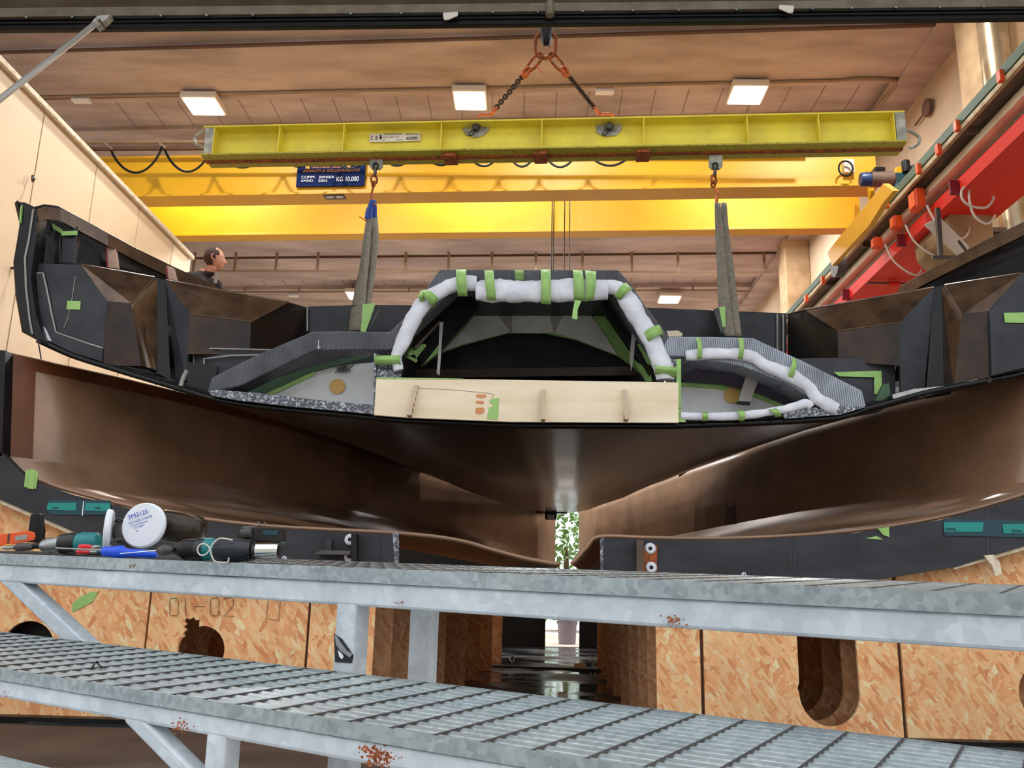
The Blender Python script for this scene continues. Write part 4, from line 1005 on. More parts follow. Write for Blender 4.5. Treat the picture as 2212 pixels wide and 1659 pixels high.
# plate ends
mt([(848,1150),(862,1152),(862,1215),(852,1215)], 'peel_ply', 4.926, 'rough_end'); mt([(1296,1160),(1303,1162),(1303,1238),(1297,1238)], 'peel_ply', 4.926, 'rough_end')
# seam lines on plates
for px, y0, y1, md_ in ((823,1152,1212,0),(1716,1165,1242,1),(1708,1165,1242,1),(2134,1100,1205,1)):
    MB().tube([PY(px, y0, 4.928), PY(px-1, y1, 4.928)], .003, 5).build('seam', 'grey_board' if not md_ else 'liner_dark', md)
# dark tape patches on the right mould wall/hull underside (brown squares), laid on the mould surface
st = None
def on_right(px, py, y):    # point of right mould shell seen at this pixel, near distance y (searched)
    best = None
    for yy in [5+i*.05 for i in range(160)]:
        pts = mst(MR, yy, 1)
        r = spline(pts[:-2], 6)[:-1]+[pts[-3].lerp(pts[-1], k/12) for k in range(13)]
        for p in r:
            a, b, d = proj(p); e = (a-px)**2+(b-py)**2
            if best is None or e < best[0]: best = (e, p)
    return best[1]
def lay(quad, mat, name, parent=md, f=on_right, lift=.012):
    P = [f(a, b, 0) for a, b in quad]; P = [p+(CAM-p).normalized()*lift for p in P]
    MB().quad(*P).build(name, mat, parent, solid=.002)
for q in ([(1553,1066),(1592,1058),(1588,1135),(1551,1140)], [(1628,1042),(1675,1030),(1674,1062),(1630,1064)], [(1675,1012),(1718,1006),(1719,1025),(1672,1040)], [(1622,1120),(1655,1117),(1652,1130),(1620,1133)]): lay(q, 'brown_tape', 'brown_patch')
# ------------------------------------------------------------------ supports: OSB boards and ribs
zf_ = .0
def osb_board(Y, x0, x1, ztop0, ztop1, label, holes=(), mat='osb', group='OSB boards facing the camera under the mould', name='osb_board', th=.022, z0=0.0, mid=None):
    loop = [V((x0, Y, z0)), V((x1, Y, z0)), V((x1, Y, ztop1))]+([V((mid[0], Y, mid[1]))] if mid else [])+[V((x0, Y, ztop0))]
    return MB().prism([loop]+[list(h) for h in holes], (0, th, 0), V((0,1,0))).build(name, mat, None, label, 'board', group)
def circ(c, r, n=28, a0=0, a1=2*math.pi, sz=1.0): return [c+V((r*math.cos(a0+(a1-a0)*k/n), 0, r*sz*math.sin(a0+(a1-a0)*k/n))) for k in range(n)]
YO = 5.04
g = lambda px, py: PY(px, py, YO).x
xL = [g(-160,1400), g(319,1320), g(321,1320)+.008, g(663,1350), g(665,1350)+.01, g(806,1400)]
xR = [g(1417,1360), g(1512,1400), g(1515,1400)+.012, g(1940,1420), g(1943,1420)+.014, g(2380,1450)]
zt = lambda px, py: PY(px, py, YO).z
def hl(px, py, r): 
    c = PY(px, py, YO); return circ(c, r/F*5.05)
jag = PY(434,1405,YO); rr = 50/F*5.0
hole_j = [jag+V((rr*math.cos(a), 0, rr*math.sin(a))) for a in [math.radians(d) for d in range(-208, 97, 12)]]
hole_j += [PY(a, b, YO) for a, b in ((430,1354),(431,1338),(424,1340),(418,1333),(410,1338),(402,1335),(398,1343),(403,1348),(396,1354),(403,1361),(395,1368),(398,1375))]
uh = [PY(a, b, YO) for a, b in ((1726,1345),(1853,1345))]
ucx = PY(1792,1497,YO); ur = 65/F*5.05; k_ = (uh[1].x-uh[0].x)/2
hole_u = [V((ucx.x-k_, YO, uh[0].z)), V((ucx.x-k_, YO, ucx.z+.05)), V((ucx.x-k_-.01, YO, ucx.z+.02))]+[ucx+V((k_*1.02*math.cos(a), 0, ur*math.sin(a))) for a in [math.pi+math.pi*i/16 for i in range(17)]]+[V((ucx.x+k_, YO, uh[0].z))]
osb_board(YO, xL[0], xL[1], zt(-160,990), zt(320,1172), 'OSB board at far left with a round hole behind the step', [hl(58,1402,57)])
osb_board(YO, xL[2], xL[3], zt(322,1172), zt(660,1172), 'OSB board with a jagged round hole, left of centre', [hole_j])
osb_board(YO, xL[4], xL[5], zt(665,1172), zt(806,1172), 'narrow plain OSB board just left of the first steel post')
osb_board(YO, xR[0], xR[1], zt(1417,1200), zt(1512,1200), 'narrow OSB board right of the dark passage')
osb_board(YO, xR[2], xR[3], zt(1515,1200), zt(1940,1240), 'wide OSB board with the big U shaped slot', [hole_u], mid=None)
osb_board(YO, xR[4], xR[5], zt(1943,1238), zt(2380,1060), 'OSB board at far right with a hole at its edge', [hl(2268,1500,62)], mid=(g(2150,1400), zt(2150,1190)))
for a_, b_, s_ in ((xL[0], xL[5], 'left'), (xR[0], xR[5], 'right')):
    MB().box(((a_+b_)/2, YO-.05, .016), b_-a_, .1, .032).build('base_strip', 'black_rubber', None, 'black base strip along the foot of the '+s_+' OSB boards', 'strip')
MB().box((g(45,1400), YO+.14, .5), .62, .03, .98).build('hole_shade_board', 'black_rubber', None, 'black board added for the dark inside the round hole at far left', 'board')  # black board added where the hole shows only shade
# dark backing battens behind the board gaps
for a_, b_, w_ in ((xL[1], xL[2], 'leftmost'), (xL[3], xL[4], 'second'), (xR[1], xR[2], 'third'), (xR[3], xR[4], 'rightmost')):
    MB().box(((a_+b_)/2, YO+.05, .45), .06, .05, .9).build('backing_batten', 'dark_line', None, w_+' dark batten showing in an open joint between two OSB boards', 'batten', 'battens behind board joints')
MB().prism([PY(a,b,YO-.004) for a,b in ((195,1279),(212,1278),(200,1300),(172,1315),(156,1322),(157,1304),(172,1290))], (0,-.002,0)).build('loose_tape', 'green_tape', None, 'torn piece of green tape on the left OSB board', 'tape')
# routed outline figures on the second board (0 - 0 2 ... U)
lt = thing('routed_figures', 'thin dark outlined figures routed in the left OSB board', 'figures', PY(480, 1330, YO-.003))
def octo(px, py, w, h): 
    c = 3; return [PY(a, b, YO-.004) for a, b in ((px-w,py-h+c),(px-w+c,py-h),(px+w-c,py-h),(px+w,py-h+c),(px+w,py+h-c),(px+w-c,py+h),(px-w+c,py+h),(px-w,py+h-c))]
for px in (376, 464): MB().tube(octo(px, 1311, 9, 19), .0015, 5, closed=True).build('figure', 'brown_steel', lt)
for pts in ([(420,1310),(440,1310)], [(483,1296),(486,1292),(500,1291),(504,1296),(504,1308),(484,1330),(505,1331)], [(400,1293),(402,1330)], [(580,1292),(575,1336),(602,1340),(606,1294)]): MB().tube([PY(a,b,YO-.004) for a,b in pts], .0015, 5).build('figure', 'brown_steel', lt)
# ribs going into the dark
xiL, xiR = xL[5], xR[0]
def rib(Y, s, xin, label, holes=True):
    w = lerp_tab(mw, Y); xo = s*2.9; xm = s*max(2.6*w, .95)
    zt_in = zb-.06; zt_out = zt_in+.30
    pts = [V((xin, Y, 0)), V((xo, Y, 0)), V((xo, Y, zt_out)), V((xm, Y, zt_in+.16)), V((xin, Y, zt_in))]
    hs = []
    if holes and s > 0 and Y < 8: 
        hs = [[V((p.x+.0, Y, min(p.z, zt_in-.12))) for p in hole_u]] if Y < 8 else []
        if hs and hs[0][0].x-.3 < xin: hs = []
    if holes and s < 0 and Y < 8: hs = [circ(V((jag.x, Y, jag.z)), rr)]
    MB().prism([pts]+hs, (0,.022,0), V((0,1,0))).build('osb_rib', 'osb_dark', None, label, 'rib', 'OSB ribs carrying the mould')
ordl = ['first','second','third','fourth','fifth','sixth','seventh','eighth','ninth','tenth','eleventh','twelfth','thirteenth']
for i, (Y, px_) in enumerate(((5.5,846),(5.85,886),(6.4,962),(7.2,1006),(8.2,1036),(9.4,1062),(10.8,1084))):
    rib(Y, -1, PY(px_, 1400, Y).x, ordl[i]+' darker OSB rib from the front on the left of the passage')
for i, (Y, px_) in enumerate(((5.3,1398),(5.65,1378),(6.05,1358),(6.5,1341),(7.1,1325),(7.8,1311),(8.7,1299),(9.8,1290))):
    rib(Y, 1, PY(px_, 1400, Y).x, ordl[i]+' darker OSB rib from the front on the right of the passage')
# wet black sheeting on the floor of the passage
MB().box((0, 12.4, .006), 5.2, 15.0, .012).build('black_sheeting', 'wet_sheeting', None, 'wet black plastic sheeting on the floor between the ribs', 'sheeting')
# dark boards added as shade at the passage's far end, with a gap
gx0, gx1 = PY(1180,1200,14.8).x, PY(1252,1200,14.8).x
for x0_, x1_, lab_ in ((-4.2, gx0, 'left added dark board standing in for shade beyond the far end of the mould'), (gx1, 4.6, 'right added dark board standing in for shade beyond the far end of the mould')):
    MB().box(((x0_+x1_)/2, 14.8, .98), x1_-x0_, .04, 1.94).build('shade_screen', 'black_rubber', None, lab_, 'screen')
bk = thing('plastic_bucket', 'pale lilac plastic bucket standing in the dark passage', 'bucket', (0,0,.012))
pb_ = PZ(1225, 1392, .012); c = pb_
bk.location = c; BASE[bk] = c.copy(); R = 21/F*((c-CAM).dot(fwd))
MB().lathe(c, (0,0,1), [(0,R*.86),(.42*R*2,R*.93),(R*2.3,R*1.0),(R*2.34,R*1.06),(R*2.45,R*1.06),(R*2.45,R*.97)], 28).build('bucket_body', 'plastic_bucket', bk, smooth=True)
MB().tube([c+V((R*1.05*math.cos(a), -.02, R*2.3-R*.9*math.sin(a))) for a in [math.pi*k/12 for k in range(13)]], .008, 6).build('handle', 'grey_conduit', bk)
# floor blocks
for (px, py, w, h, mat, lab) in ((1252,1441,50,10,'plywood','small pale wood block on the wet floor in the passage'), (1215,1508,42,14,'plywood','pale wood block lying nearest on the wet floor')):
    p = PZ(px, py, .012); s = (p-CAM).dot(fwd)/F; MB().box(p+V((0,0,.02)), w*.5*s, .08, .04).build('wood_block', mat, None, lab, 'block', bev=.003)
for px, py, w, h, lab in ((1160,1362,16,6,'small scrap of pale paper far along the passage, left of the bucket'), (1150,1377,22,5,'triangular paper scrap on the passage floor'), (1118,1374,8,5,'tiny white scrap at the left of the passage')):
    p = PZ(px, py, .013); s = (p-CAM).dot(fwd)/F; MB().prism([p, p+V((w*s,0,0)), p+V((w*s,.1,.03)), p+V((w*.3*s,.12,.04))], (0,0,.003)).build('paper_scrap', 'cream_edge', None, lab, 'scrap', 'paper scraps in the passage')
for px, lab in ((1106, 'steel eye bolt on the left of the floor bar'), (1281, 'steel eye bolt on the right of the floor bar')):
    p = PZ(px, 1437 if px < 1200 else 1440, .02); t = thing('eye_bolt', lab, 'eye bolt', p, 'eye bolts in the passage floor'); s = (p-CAM).dot(fwd)/F
    MB().tube([p+V((5*s*math.cos(a), 0, 5*s+8*s+5*s*math.sin(a))) for a in [k*math.pi/8 for k in range(16)]], 1.3*s, 8, closed=True).build('ring', 'chrome', t, smooth=True); MB().tube([p, p+V((0,0,8*s))], 1.6*s, 8).build('shank', 'chrome', t)
p0, p1 = PZ(1065, 1440, .012), PZ(1325, 1450, .012); MB().bar(p0+V((0,0,.01)), p1+V((0,0,.01)), .16, .02).build('floor_bar', 'grey_board', None, 'flat grey bar across the passage floor with two eye bolts', 'bar')
# fitting under the hull at the keel line, far forward
def atd(px, py, Y): return PY(px, py, Y)
t = thing('keel_fitting', 'small dark fitting with side arms under the hull keel line', 'fitting', PY(1188, 1112, 11.0))
MB().box(PY(1190,1112,11.0), .14, .12, .12).build('body', 'black_steel', t, bev=.02); MB().bar(PY(1157,1105,11.0), PY(1225,1107,11.0), .05, .03).build('arm', 'black_steel', t, bev=.01); MB().box(PY(1190,1117,10.92), .09, .03, .05).build('face', 'white_plastic', t)
# bottom seam/hatch drawing on the hull
# ================================================================== GALVANISED STEPS
def camdir(px, py): return c2w(V((px-CX, -(py-CY), F))).normalized()
Ld = camdir(-2171, 1108); Wd = camdir(2230, 1226); Wd = (Wd-Wd.dot(Ld)*Ld).normalized(); Nd = Wd.cross(Ld).normalized()
if Nd.z < 0: Nd = -Nd
U0 = PD(2212, 1284, 1.05)              # a point of the front top edge of the upper tread
L0 = PD(0, 1444, 1.46)
def hitU(px, py): return PP(px, py, U0, Nd)
def hitL(px, py): return PP(px, py, L0, Nd)
WU = (hitU(2212,1264)-U0).dot(Wd); WL = (hitL(0,1364)-L0).dot(Wd)
def SU(l, w, h=0): return U0+Ld*l+Wd*w+Nd*h
def SL(l, w, h=0): return L0+Ld*l+Wd*w+Nd*h
def sbox(fn, l0, l1, w0, w1, h0, h1):
    vs = [fn(l, w, h) for h in (h0, h1) for w in (w0, w1) for l in (l0, l1)]
    return MB().add(vs, [(0,2,3,1),(4,5,7,6),(0,1,5,4),(2,6,7,3),(0,4,6,2),(1,3,7,5)])
steps = thing('platform_steps', 'galvanised steel access steps with grating treads in the foreground', 'steps', (SU(.8, .1)).to_tuple()[:2]+(0,))
def tread(fn, W, l0, l1, band, tag, pitch, gap):
    sbox(fn, l0, l1, 0, .003, -band, 0).build('front_edge_strip', 'galv_band', steps)
    sbox(fn, l0, l1, W-.003, W, -band, 0).build('rear_edge_strip', 'galv_band', steps)
    m = MB(); n = int(W/pitch)
    for i in range(n):
        w = (i+.5)*W/n; r = min(pitch*.44, .011)
        m.tube([fn(l0, w, -r*1.05), fn(l1, w, -r*1.05)], r, 8, flat=1.0)
    m.build('grating_bars', 'galv_bar', steps, smooth=True)
    m = MB(); k = 0; l = l0
    while l < l1:
        a, b = fn(l, .003, -.0085), fn(l, W-.003, -.0085); X = (b-a).normalized(); m.add([a-Ld*.0013-Nd*.008, a+Ld*.0013-Nd*.008, a+Ld*.0013+Nd*.0088, a-Ld*.0013+Nd*.0088, b-Ld*.0013-Nd*.008, b+Ld*.0013-Nd*.008, b+Ld*.0013+Nd*.0088, b-Ld*.0013+Nd*.0088], [(0,1,2,3),(4,7,6,5),(0,4,5,1),(1,5,6,2),(2,6,7,3),(3,7,4,0)]); l += gap
    m.build('grating_cross_bars', 'flange_steel', steps)
tread(SU, WU, -.5, 2.6, .0245, 'upper', WU/14.01, .075)
tread(SL, WL, -1.5, 1.1, .0178, 'lower', WL/14.01, .064)
# edge beams (square tube)
sbox(SU, -.5, 2.6, .006, .046, -.0655, -.0265).build('upper_front_beam', 'galv_tube', steps, bev=.005)
sbox(SU, -.5, 2.6, WU-.046, WU-.006, -.0655, -.0265).build('upper_rear_beam', 'galv_tube', steps, bev=.005)
sbox(SL, -1.5, 1.1, .005, .033, -.0455, -.0192).build('lower_front_beam', 'galv_tube', steps, bev=.005)
sbox(SL, -1.5, 1.1, WL-.033, WL-.005, -.0455, -.0192).build('lower_rear_beam', 'galv_tube', steps, bev=.005)
def lfor(fn, px, w, h):      # parameter l where the line (w,h) is seen at column px
    lo, hi = -2.5, 4.0
    for _ in range(60):
        mid = (lo+hi)/2; q = proj(fn(mid, w, h))
        if q[2] < .05 or q[0] > px: lo = mid
        else: hi = mid
    return (lo+hi)/2
def post(fn, px0, px1, w, hstart, wid, name='post', bottom=0.0):
    l0, l1 = lfor(fn, px1, w, hstart), lfor(fn, px0, w, hstart); dz = 0
    p = fn(l0, w, hstart); H_ = (p.z)/Nd.z
    return sbox(fn, l0, l1, w, w+wid, hstart-H_, hstart).build(name, 'galv_tube', steps, bev=.004)
post(SU, 727, 770, .007, -.060, .038)
post(SU, 887, 929, min(WU-.045, .36), -.060, .038)
post(SU, 2290, 2330, .007, -.060, .038)
post(SL, 446, 489, .006, -.040, .028)
# diagonal braces
def brace(fn, pa, pb, w, wid=.036, th=.036):
    a = PP(*pa, fn(0, w, 0), Wd); b = PP(*pb, fn(0, w, 0), Wd)
    MB().bar(a, b, th, wid, up=Wd.cross((b-a).normalized()) if False else Nd).build('brace', 'galv_tube', steps, bev=.004)
brace(SU, (20,1240), (250,1455), .026); brace(SL, (290,1540), (480,1730), .019, .024, .026)
# lower tread in the bottom left corner
C0 = PD(0, 1630, 1.3)
sbox(lambda l, w, h: C0+Ld*l+Wd*w+Nd*h, -.16, .5, -.4, 0, -.04, 0).build('lowest_tread_corner', 'galv_bar', steps, bev=.003)
# rust, paint marks on the beams
def blot(fn, w, h, px, py, rpx, mat, n=9, name='rust_patch', seed=1):
    rnd = random.Random(seed); q0 = PP(px, py, fn(0, w, h), Wd); s = (q0-CAM).dot(fwd)/F; m = MB()
    for i in range(n*3 if mat == 'rust_spot' else n):
        c = q0+Ld*rnd.gauss(0, rpx*s*.5)+Nd*rnd.gauss(0, rpx*s*.24); r = rpx*s*(rnd.uniform(.02,.11) if mat == 'rust_spot' else rnd.uniform(.06,.2))
        pts = [c+Ld*(r*rnd.uniform(.6,1.3)*math.cos(a))+Nd*(r*rnd.uniform(.6,1.2)*math.sin(a)) for a in [k*math.pi/4 for k in range(8)]]
        m.prism(pts, -Wd*.0006)
    m.build(name, mat, steps)
blot(SL, .0055, 0, 820, 1636, 46, 'rust_spot', 46, seed=3); blot(SL, .0055, 0, 393, 1568, 26, 'rust_spot', 20, seed=4); blot(SL, .0055, 0, 12, 1497, 12, 'rust_spot', 8, seed=5)
blot(SU, .0055, 0, 1456, 1341, 26, 'rust_spot', 14, seed=6); blot(SU, .0055, 0, 866, 1302, 14, 'rust_spot', 5, seed=7); blot(SL, -.001, 0, 162, 1478, 7, 'paint_drop', 5, 'paint_drop', seed=8); blot(SU, -.001, 0, 286, 1222, 16, 'beige_strip', 10, 'paint_drop', seed=9); blot(SU, -.001, 0, 243, 1220, 8, 'beige_strip', 4, 'paint_drop', seed=10)
# torn sticker on the first post
lq = lambda px, py: PP(px, py, SU(0,.0055,0), Wd)
t = thing('torn_sticker', 'torn black and silver sticker peeling from the steel post', 'sticker', lq(742,1430))
MB().prism([lq(a,b) for a,b in ((722,1369),(727,1372),(738,1380),(764,1416),(760,1432),(724,1430))], -Wd*.0008).build('black_sheet', 'ink', t)
MB().prism([lq(a,b)-Wd*.001 for a,b in ((727,1372),(736,1382),(752,1404),(764,1414),(760,1420),(740,1406),(730,1392))], -Wd*.004).build('silver_peel', 'steel', t)
MB().prism([lq(a,b)-Wd*.001 for a,b in ((731,1404),(740,1412),(744,1418),(740,1424),(734,1418))], -Wd*.0008).build('white_mark', 'white_paint', t)
# debris
t = thing('metal_swarf', 'small dark curl of swarf lying on the lower grating', 'debris', hitL(210,1441))
MB().tube(spline([hitL(200,1444)+Nd*.003, hitL(207,1440)+Nd*.008, hitL(214,1441)+Nd*.003, hitL(220,1446)+Nd*.003], 5), .0018, 6).build('curl', 'black_steel', t, smooth=True)

# ================================================================== TOOLS ON THE UPPER TREAD
def tool(name, label, cat, px, w=.05, group=None):
    """local frame on the tread: u = to the right in the photo, v = away, h = up; one unit = one photo pixel there"""
    l = lfor(SU, px, w, 0); o = SU(l, w, .001); s = (o-CAM).dot(fwd)/F
    t = thing(name, label, cat, o, group)
    X = -Ld; Xr = (right-right.dot(Nd)*Nd).normalized(); Vv = Nd.cross(Xr).normalized()
    py0 = proj(o)[1]
    f = lambda u, h, v=0: o+Xr*((u-px)*s)+Nd*((py0-h)*s)+Vv*(v*s)      # u,h given as photo pixels
    f.s = s; f.X = Xr; f.V = Vv; f.o = o; f.y = py0
    return t, f
TG = None
def cyl(f, a, b, prof, mat, name, t, n=20, v=0, vb=None, smooth=True, label=None):
    A, B = f(a[0], a[1], v), f(b[0], b[1], v if vb is None else vb); ax = (B-A); L = ax.length
    return MB().lathe(A, ax, [(p*L, r*f.s) for p, r in prof], n).build(name, mat, t, smooth=smooth, label=label)
# orange utility knife
t, f = tool('utility_knife', 'orange snap-off utility knife lying across the hammer at far left', 'knife', 35, .05)
m = MB(); m.prism([f(-30,1160), f(0,1155), f(56,1147), f(66,1150), f(69,1158), f(68,1166), f(50,1171), f(0,1180), f(-30,1186)], f.V*(8*f.s)); m.build('handle', 'orange_plastic', t, bev=.0012)
m = MB(); m.prism([f(28,1159,-1), f(54,1154,-1), f(55,1165,-1), f(30,1169,-1)], f.V*f.s); m.build('label_plate', 'liner_grey', t)
m = MB(); m.prism([f(12,1154,-1), f(16,1153,-1), f(17,1175,-1), f(13,1175,-1)], f.V*f.s*10); m.build('slider', 'brown_steel', t)
cyl(f, (8,1180), (24,1177), [(0,2),(1,2)], 'amber_disc', 'blade_end', t)
# hammer
t, f = tool('hammer', 'black steel hammer with its wedge head standing up at far left', 'hammer', 68, .09)
m = MB(); m.prism([f(56,1112), f(74,1110), f(72,1140), f(70,1172), f(54,1172)], f.V*(16*f.s)); m.prism([f(74,1110,0), f(77,1112,3), f(84,1142,6), f(86,1173,6), f(70,1173,0)], f.V*(10*f.s)); m.build('head', 'black_steel', t, bev=.001)
cyl(f, (70,1166), (120,1176), [(0,7),(1,7)], 'brown_steel', 'shaft', t, v=14, vb=40)
# blue-green cordless drill with long step drill bit
t, f = tool('cordless_drill', 'teal and black cordless drill with chuck and grey bit pointing left', 'drill', 112, .07)
yb_ = f.y-13
cyl(f, (2,yb_+3), (30,yb_+1), [(0,2.5),(.3,4),(1,4)], 'steel', 'bit_tip', t)
cyl(f, (28,yb_+1), (70,yb_-2), [(0,4),(.2,9),(.8,8.5),(1,6)], 'flange_steel', 'bit_body', t)
cyl(f, (68,yb_-3), (90,yb_-4), [(0,6),(1,6)], 'black_steel', 'bit_shank', t)
cyl(f, (86,yb_-4), (130,yb_-8), [(0,9),(.15,14),(.35,16),(.4,17),(1,18)], 'steel', 'chuck', t, 28)
cyl(f, (126,yb_-8), (164,yb_-12), [(0,17),(.1,22),(.8,24),(1,22)], 'black_plastic', 'torque_collar', t, 28)
cyl(f, (160,yb_-11), (214,yb_-14), [(0,20),(.3,24),(.9,22),(1,14)], 'teal_plastic', 'motor_body', t, 28)
m = MB(); m.box(f(176,yb_-28,10), 22*f.s, 14*f.s, 7*f.s); m.build('switch', 'black_plastic', t, bev=.001)
m = MB(); m.bar(f(190,yb_+2,6), f(205,yb_+6,90), 20*f.s, 22*f.s, up=Nd); m.build('grip', 'black_plastic', t, bev=.003)
# pliers red
t, f = tool('pliers', 'pliers with two short red handles between the drill and the blue screwdriver', 'pliers', 182, .03)
for dy, dv in ((-5, 6), (5, 0)):
    m = MB(); m.tube([f(166,1188+dy,dv), f(175,1186+dy,dv), f(194,1187+dy,dv)], [5.5*f.s,6*f.s,4.5*f.s], 10); m.build('handle', 'tool_red', t, smooth=True)
cyl(f, (192,1184), (212,1180), [(0,3),(.4,6),(.6,5),(1,2)], 'steel', 'jaw', t, v=6)
cyl(f, (192,1192), (208,1192), [(0,3.5),(.5,4),(1,2)], 'steel', 'jaw', t)
# blue screwdriver, shaft to the left
t, f = tool('screwdriver', 'large bright blue screwdriver with its thin shaft pointing left', 'screwdriver', 260, .02)
cyl(f, (118,1188), (222,1190), [(0,1.6),(1,2.4)], 'steel', 'shaft', t, 10)
hb = f.y-10
cyl(f, (219,hb-2), (338,hb+2), [(0,8),(.05,11),(.2,12),(.28,14.5),(.36,15),(.44,9.5),(.5,9),(.95,9),(1,7)], 'blue_plastic', 'handle', t, 24)
t, f = tool('screwdriver', 'second small screwdriver with grey tip crossing over the blue handle', 'screwdriver', 330, .012)
cyl(f, (258,f.y-9), (340,f.y-18), [(0,.9),(1,1.8)], 'chrome', 'shaft', t, 8); cyl(f, (336,f.y-17), (372,f.y-21), [(0,3),(.2,9),(.5,12),(.8,8),(1,2)], 'grey_rubber', 'wing_handle', t, 20)
# respirator with two round filters
t, f = tool('respirator', 'grey half mask respirator with two white round filters, one facing the camera', 'respirator', 300, .09)
fc = f(308, 1136, -8); nrm = (-f.V*.97-f.X*.12+Nd*.12).normalized()
MB().lathe(fc+nrm*-.006, nrm, [(0,46*f.s),(.003,49*f.s),(.010,49*f.s),(.012,47.5*f.s),(.0135,45.5*f.s),(.0138,10*f.s),(.0138,0)], 48).build('filter', 'white_plastic', t, smooth=True, label='round white filter printed with blue figures, facing the camera')
fx_ = t.children[-1]
tx = f.X*math.cos(.35)+Nd*math.sin(.35); ty = Nd*math.cos(.35)-f.X*math.sin(.35)
def ft(body, du, dv, size, flip=False, mat='blue_ink', width=None):
    o_ = fc+nrm*.0082+tx*(du*f.s)+ty*(dv*f.s); X_, Y_ = (tx, ty) if not flip else (-tx, -ty)
    oo = text(body, mat, t, o_, X_, Y_, size*f.s, width=width*f.s if width else None, depth=.0002); oo.parent = fx_
for q_ in (('3M',-27,21,13,0,17),('2125',-8,21,13,0,25),('AS / NZS 1716 P2',-28,10,7,0,52),('European Respirator',-24,4,3.2,0,36),('M. I. MEDICAL',-18,-3,4,0,28),('(  ) 0086',16,-8,6.5,1,32),('EN143:2000 P2 R',30,-16,7,1,52),('3M',28,-25,12,1,17),('2125',9,-25,12,1,25)):
    ft(q_[0], q_[1], q_[2], q_[3], bool(q_[4]), width=q_[5])
MB().lathe(f(232,1147,10), (f.X*-.93-f.V*.3).normalized(), [(0,40*f.s),(.004,44*f.s),(.012,45*f.s),(.014,42*f.s),(.014,0)], 40).build('filter', 'white_plastic', t, smooth=True, label='white filter seen edge on')
m = MB(); rings = []
for u, r, dh in ((236,24,0),(250,34,0),(275,38,2),(300,36,0)): rings.append((u, r, dh))
cyl(f, (234,1150), (318,1150), [(0,20),(.15,30),(.5,36),(.85,34),(1,24)], 'grey_rubber', 'face_piece', t, 28, v=26)
cyl(f, (330,1132), (422,1146), [(0,34),(.5,35),(.85,33),(.93,28),(1,16)], 'clear_plastic', 'clear_cup', t, 32, v=45)
cyl(f, (330,1134), (400,1146), [(0,26),(.5,27),(1,22)], 'grey_rubber', 'inner_cup', t, 28, v=45)
MB().tube(spline([f(232,1182,-4), f(245,1170,-8), f(262,1166,-4), f(290,1182,0)], 6), 4*f.s, 8, flat=.6).build('strap', 'grey_rubber', t, smooth=True)
MB().tube(spline([f(238,1128,8), f(248,1122,0), f(262,1126,4)], 6), 5*f.s, 8, flat=.5).build('strap_buckle', 'black_plastic', t, smooth=True)
# second drill (dark) and impact driver
t, f = tool('cordless_drill', 'black drill with a shiny conical chuck behind the blue screwdriver', 'drill', 400, .055)
cyl(f, (370,f.y-21), (424,f.y-22), [(0,4),(.1,9),(.3,17),(.45,21),(.5,22),(1,23)], 'black_steel', 'chuck', t, 28)
cyl(f, (372,f.y-21), (386,f.y-21), [(0,4),(.4,8),(1,17)], 'steel', 'chuck_nose', t, 28)
cyl(f, (420,f.y-22), (440,f.y-22), [(0,22),(.5,26),(1,26)], 'black_plastic', 'torque_collar', t, 28)
cyl(f, (437,f.y-22), (470,f.y-24), [(0,24),(.5,25),(1,20)], 'teal_plastic', 'motor_body', t, 28)
m = MB(); m.bar(f(452,f.y-12,10), f(462,f.y-8,110), 20*f.s, 20*f.s, up=Nd); m.build('grip', 'black_plastic', t, bev=.003)
t, f = tool('impact_driver', 'black cordless impact driver with a chrome hex socket and steel wire belt hook', 'impact driver', 530, .03)
hy = f.y-25
cyl(f, (462,hy), (536,hy+1), [(0,17),(.06,24),(.2,26),(.8,25),(1,22)], 'navy_plastic', 'body', t, 32)
cyl(f, (534,hy+1), (556,hy), [(0,24),(.35,22),(.4,18),(.6,20),(1,12)], 'black_plastic', 'nose', t, 32)
cyl(f, (552,hy), (600,hy-1), [(0,17),(.9,17.5),(1,16.5)], 'chrome', 'socket', t, 28)
A_ = f(601,hy-1); MB().lathe(A_, f.X, [(-.001,12*f.s),(.0006,12*f.s)], 6).build('socket_hole', 'black_void', t)
# wire hook
pts = [f(506,hy-21,-26), f(480,hy-24,-26), f(466,hy-14,-26), f(460,hy-2,-26), f(452,hy+10,-26), f(440,hy+12,-26), f(433,hy+2,-26), f(436,hy-8,-26), f(446,hy-12,-26), f(458,hy-4,-26), f(464,hy+12,-26), f(472,hy+24,-26), f(486,hy+26,-26), f(500,hy+25,-26), f(501,hy+16,-26)]
MB().tube(spline(pts, 5), 1.6*f.s, 8).build('belt_hook', 'light_frame', t, smooth=True)
m = MB(); m.bar(f(505,hy-6,26), f(520,hy-14,120), 26*f.s, 26*f.s, up=Nd); m.build('grip', 'black_plastic', t, bev=.004)
m = MB(); m.prism([f(490,hy-50,70), f(584,hy-53,70), f(586,hy-18,70), f(486,hy-18,70), f(484,hy-30,70)], f.V*(50*f.s)); m.build('battery', 'black_plastic', t, bev=.003)
MB().box(f(562,hy-40,68), 34*f.s, 3*f.s, 10*f.s).build('battery_label', 'dark_teal', t, bev=.0005)
cyl(f, (495,hy-36), (520,hy-38), [(0,10),(.5,12),(1,10)], 'liner_dark', 'battery_clip', t, v=66)
t, f = tool('allen_key', 'thin bent steel hook lying on top of the black battery', 'hook', 560, .12)
MB().tube(spline([f(520,1141,0), f(548,1138,0), f(554,1133,0), f(550,1128,0), f(560,1136,4), f(566,1132,4), f(562,1127,4)], 6), 1.1*f.s, 6).build('wire', 'steel', t, smooth=True)
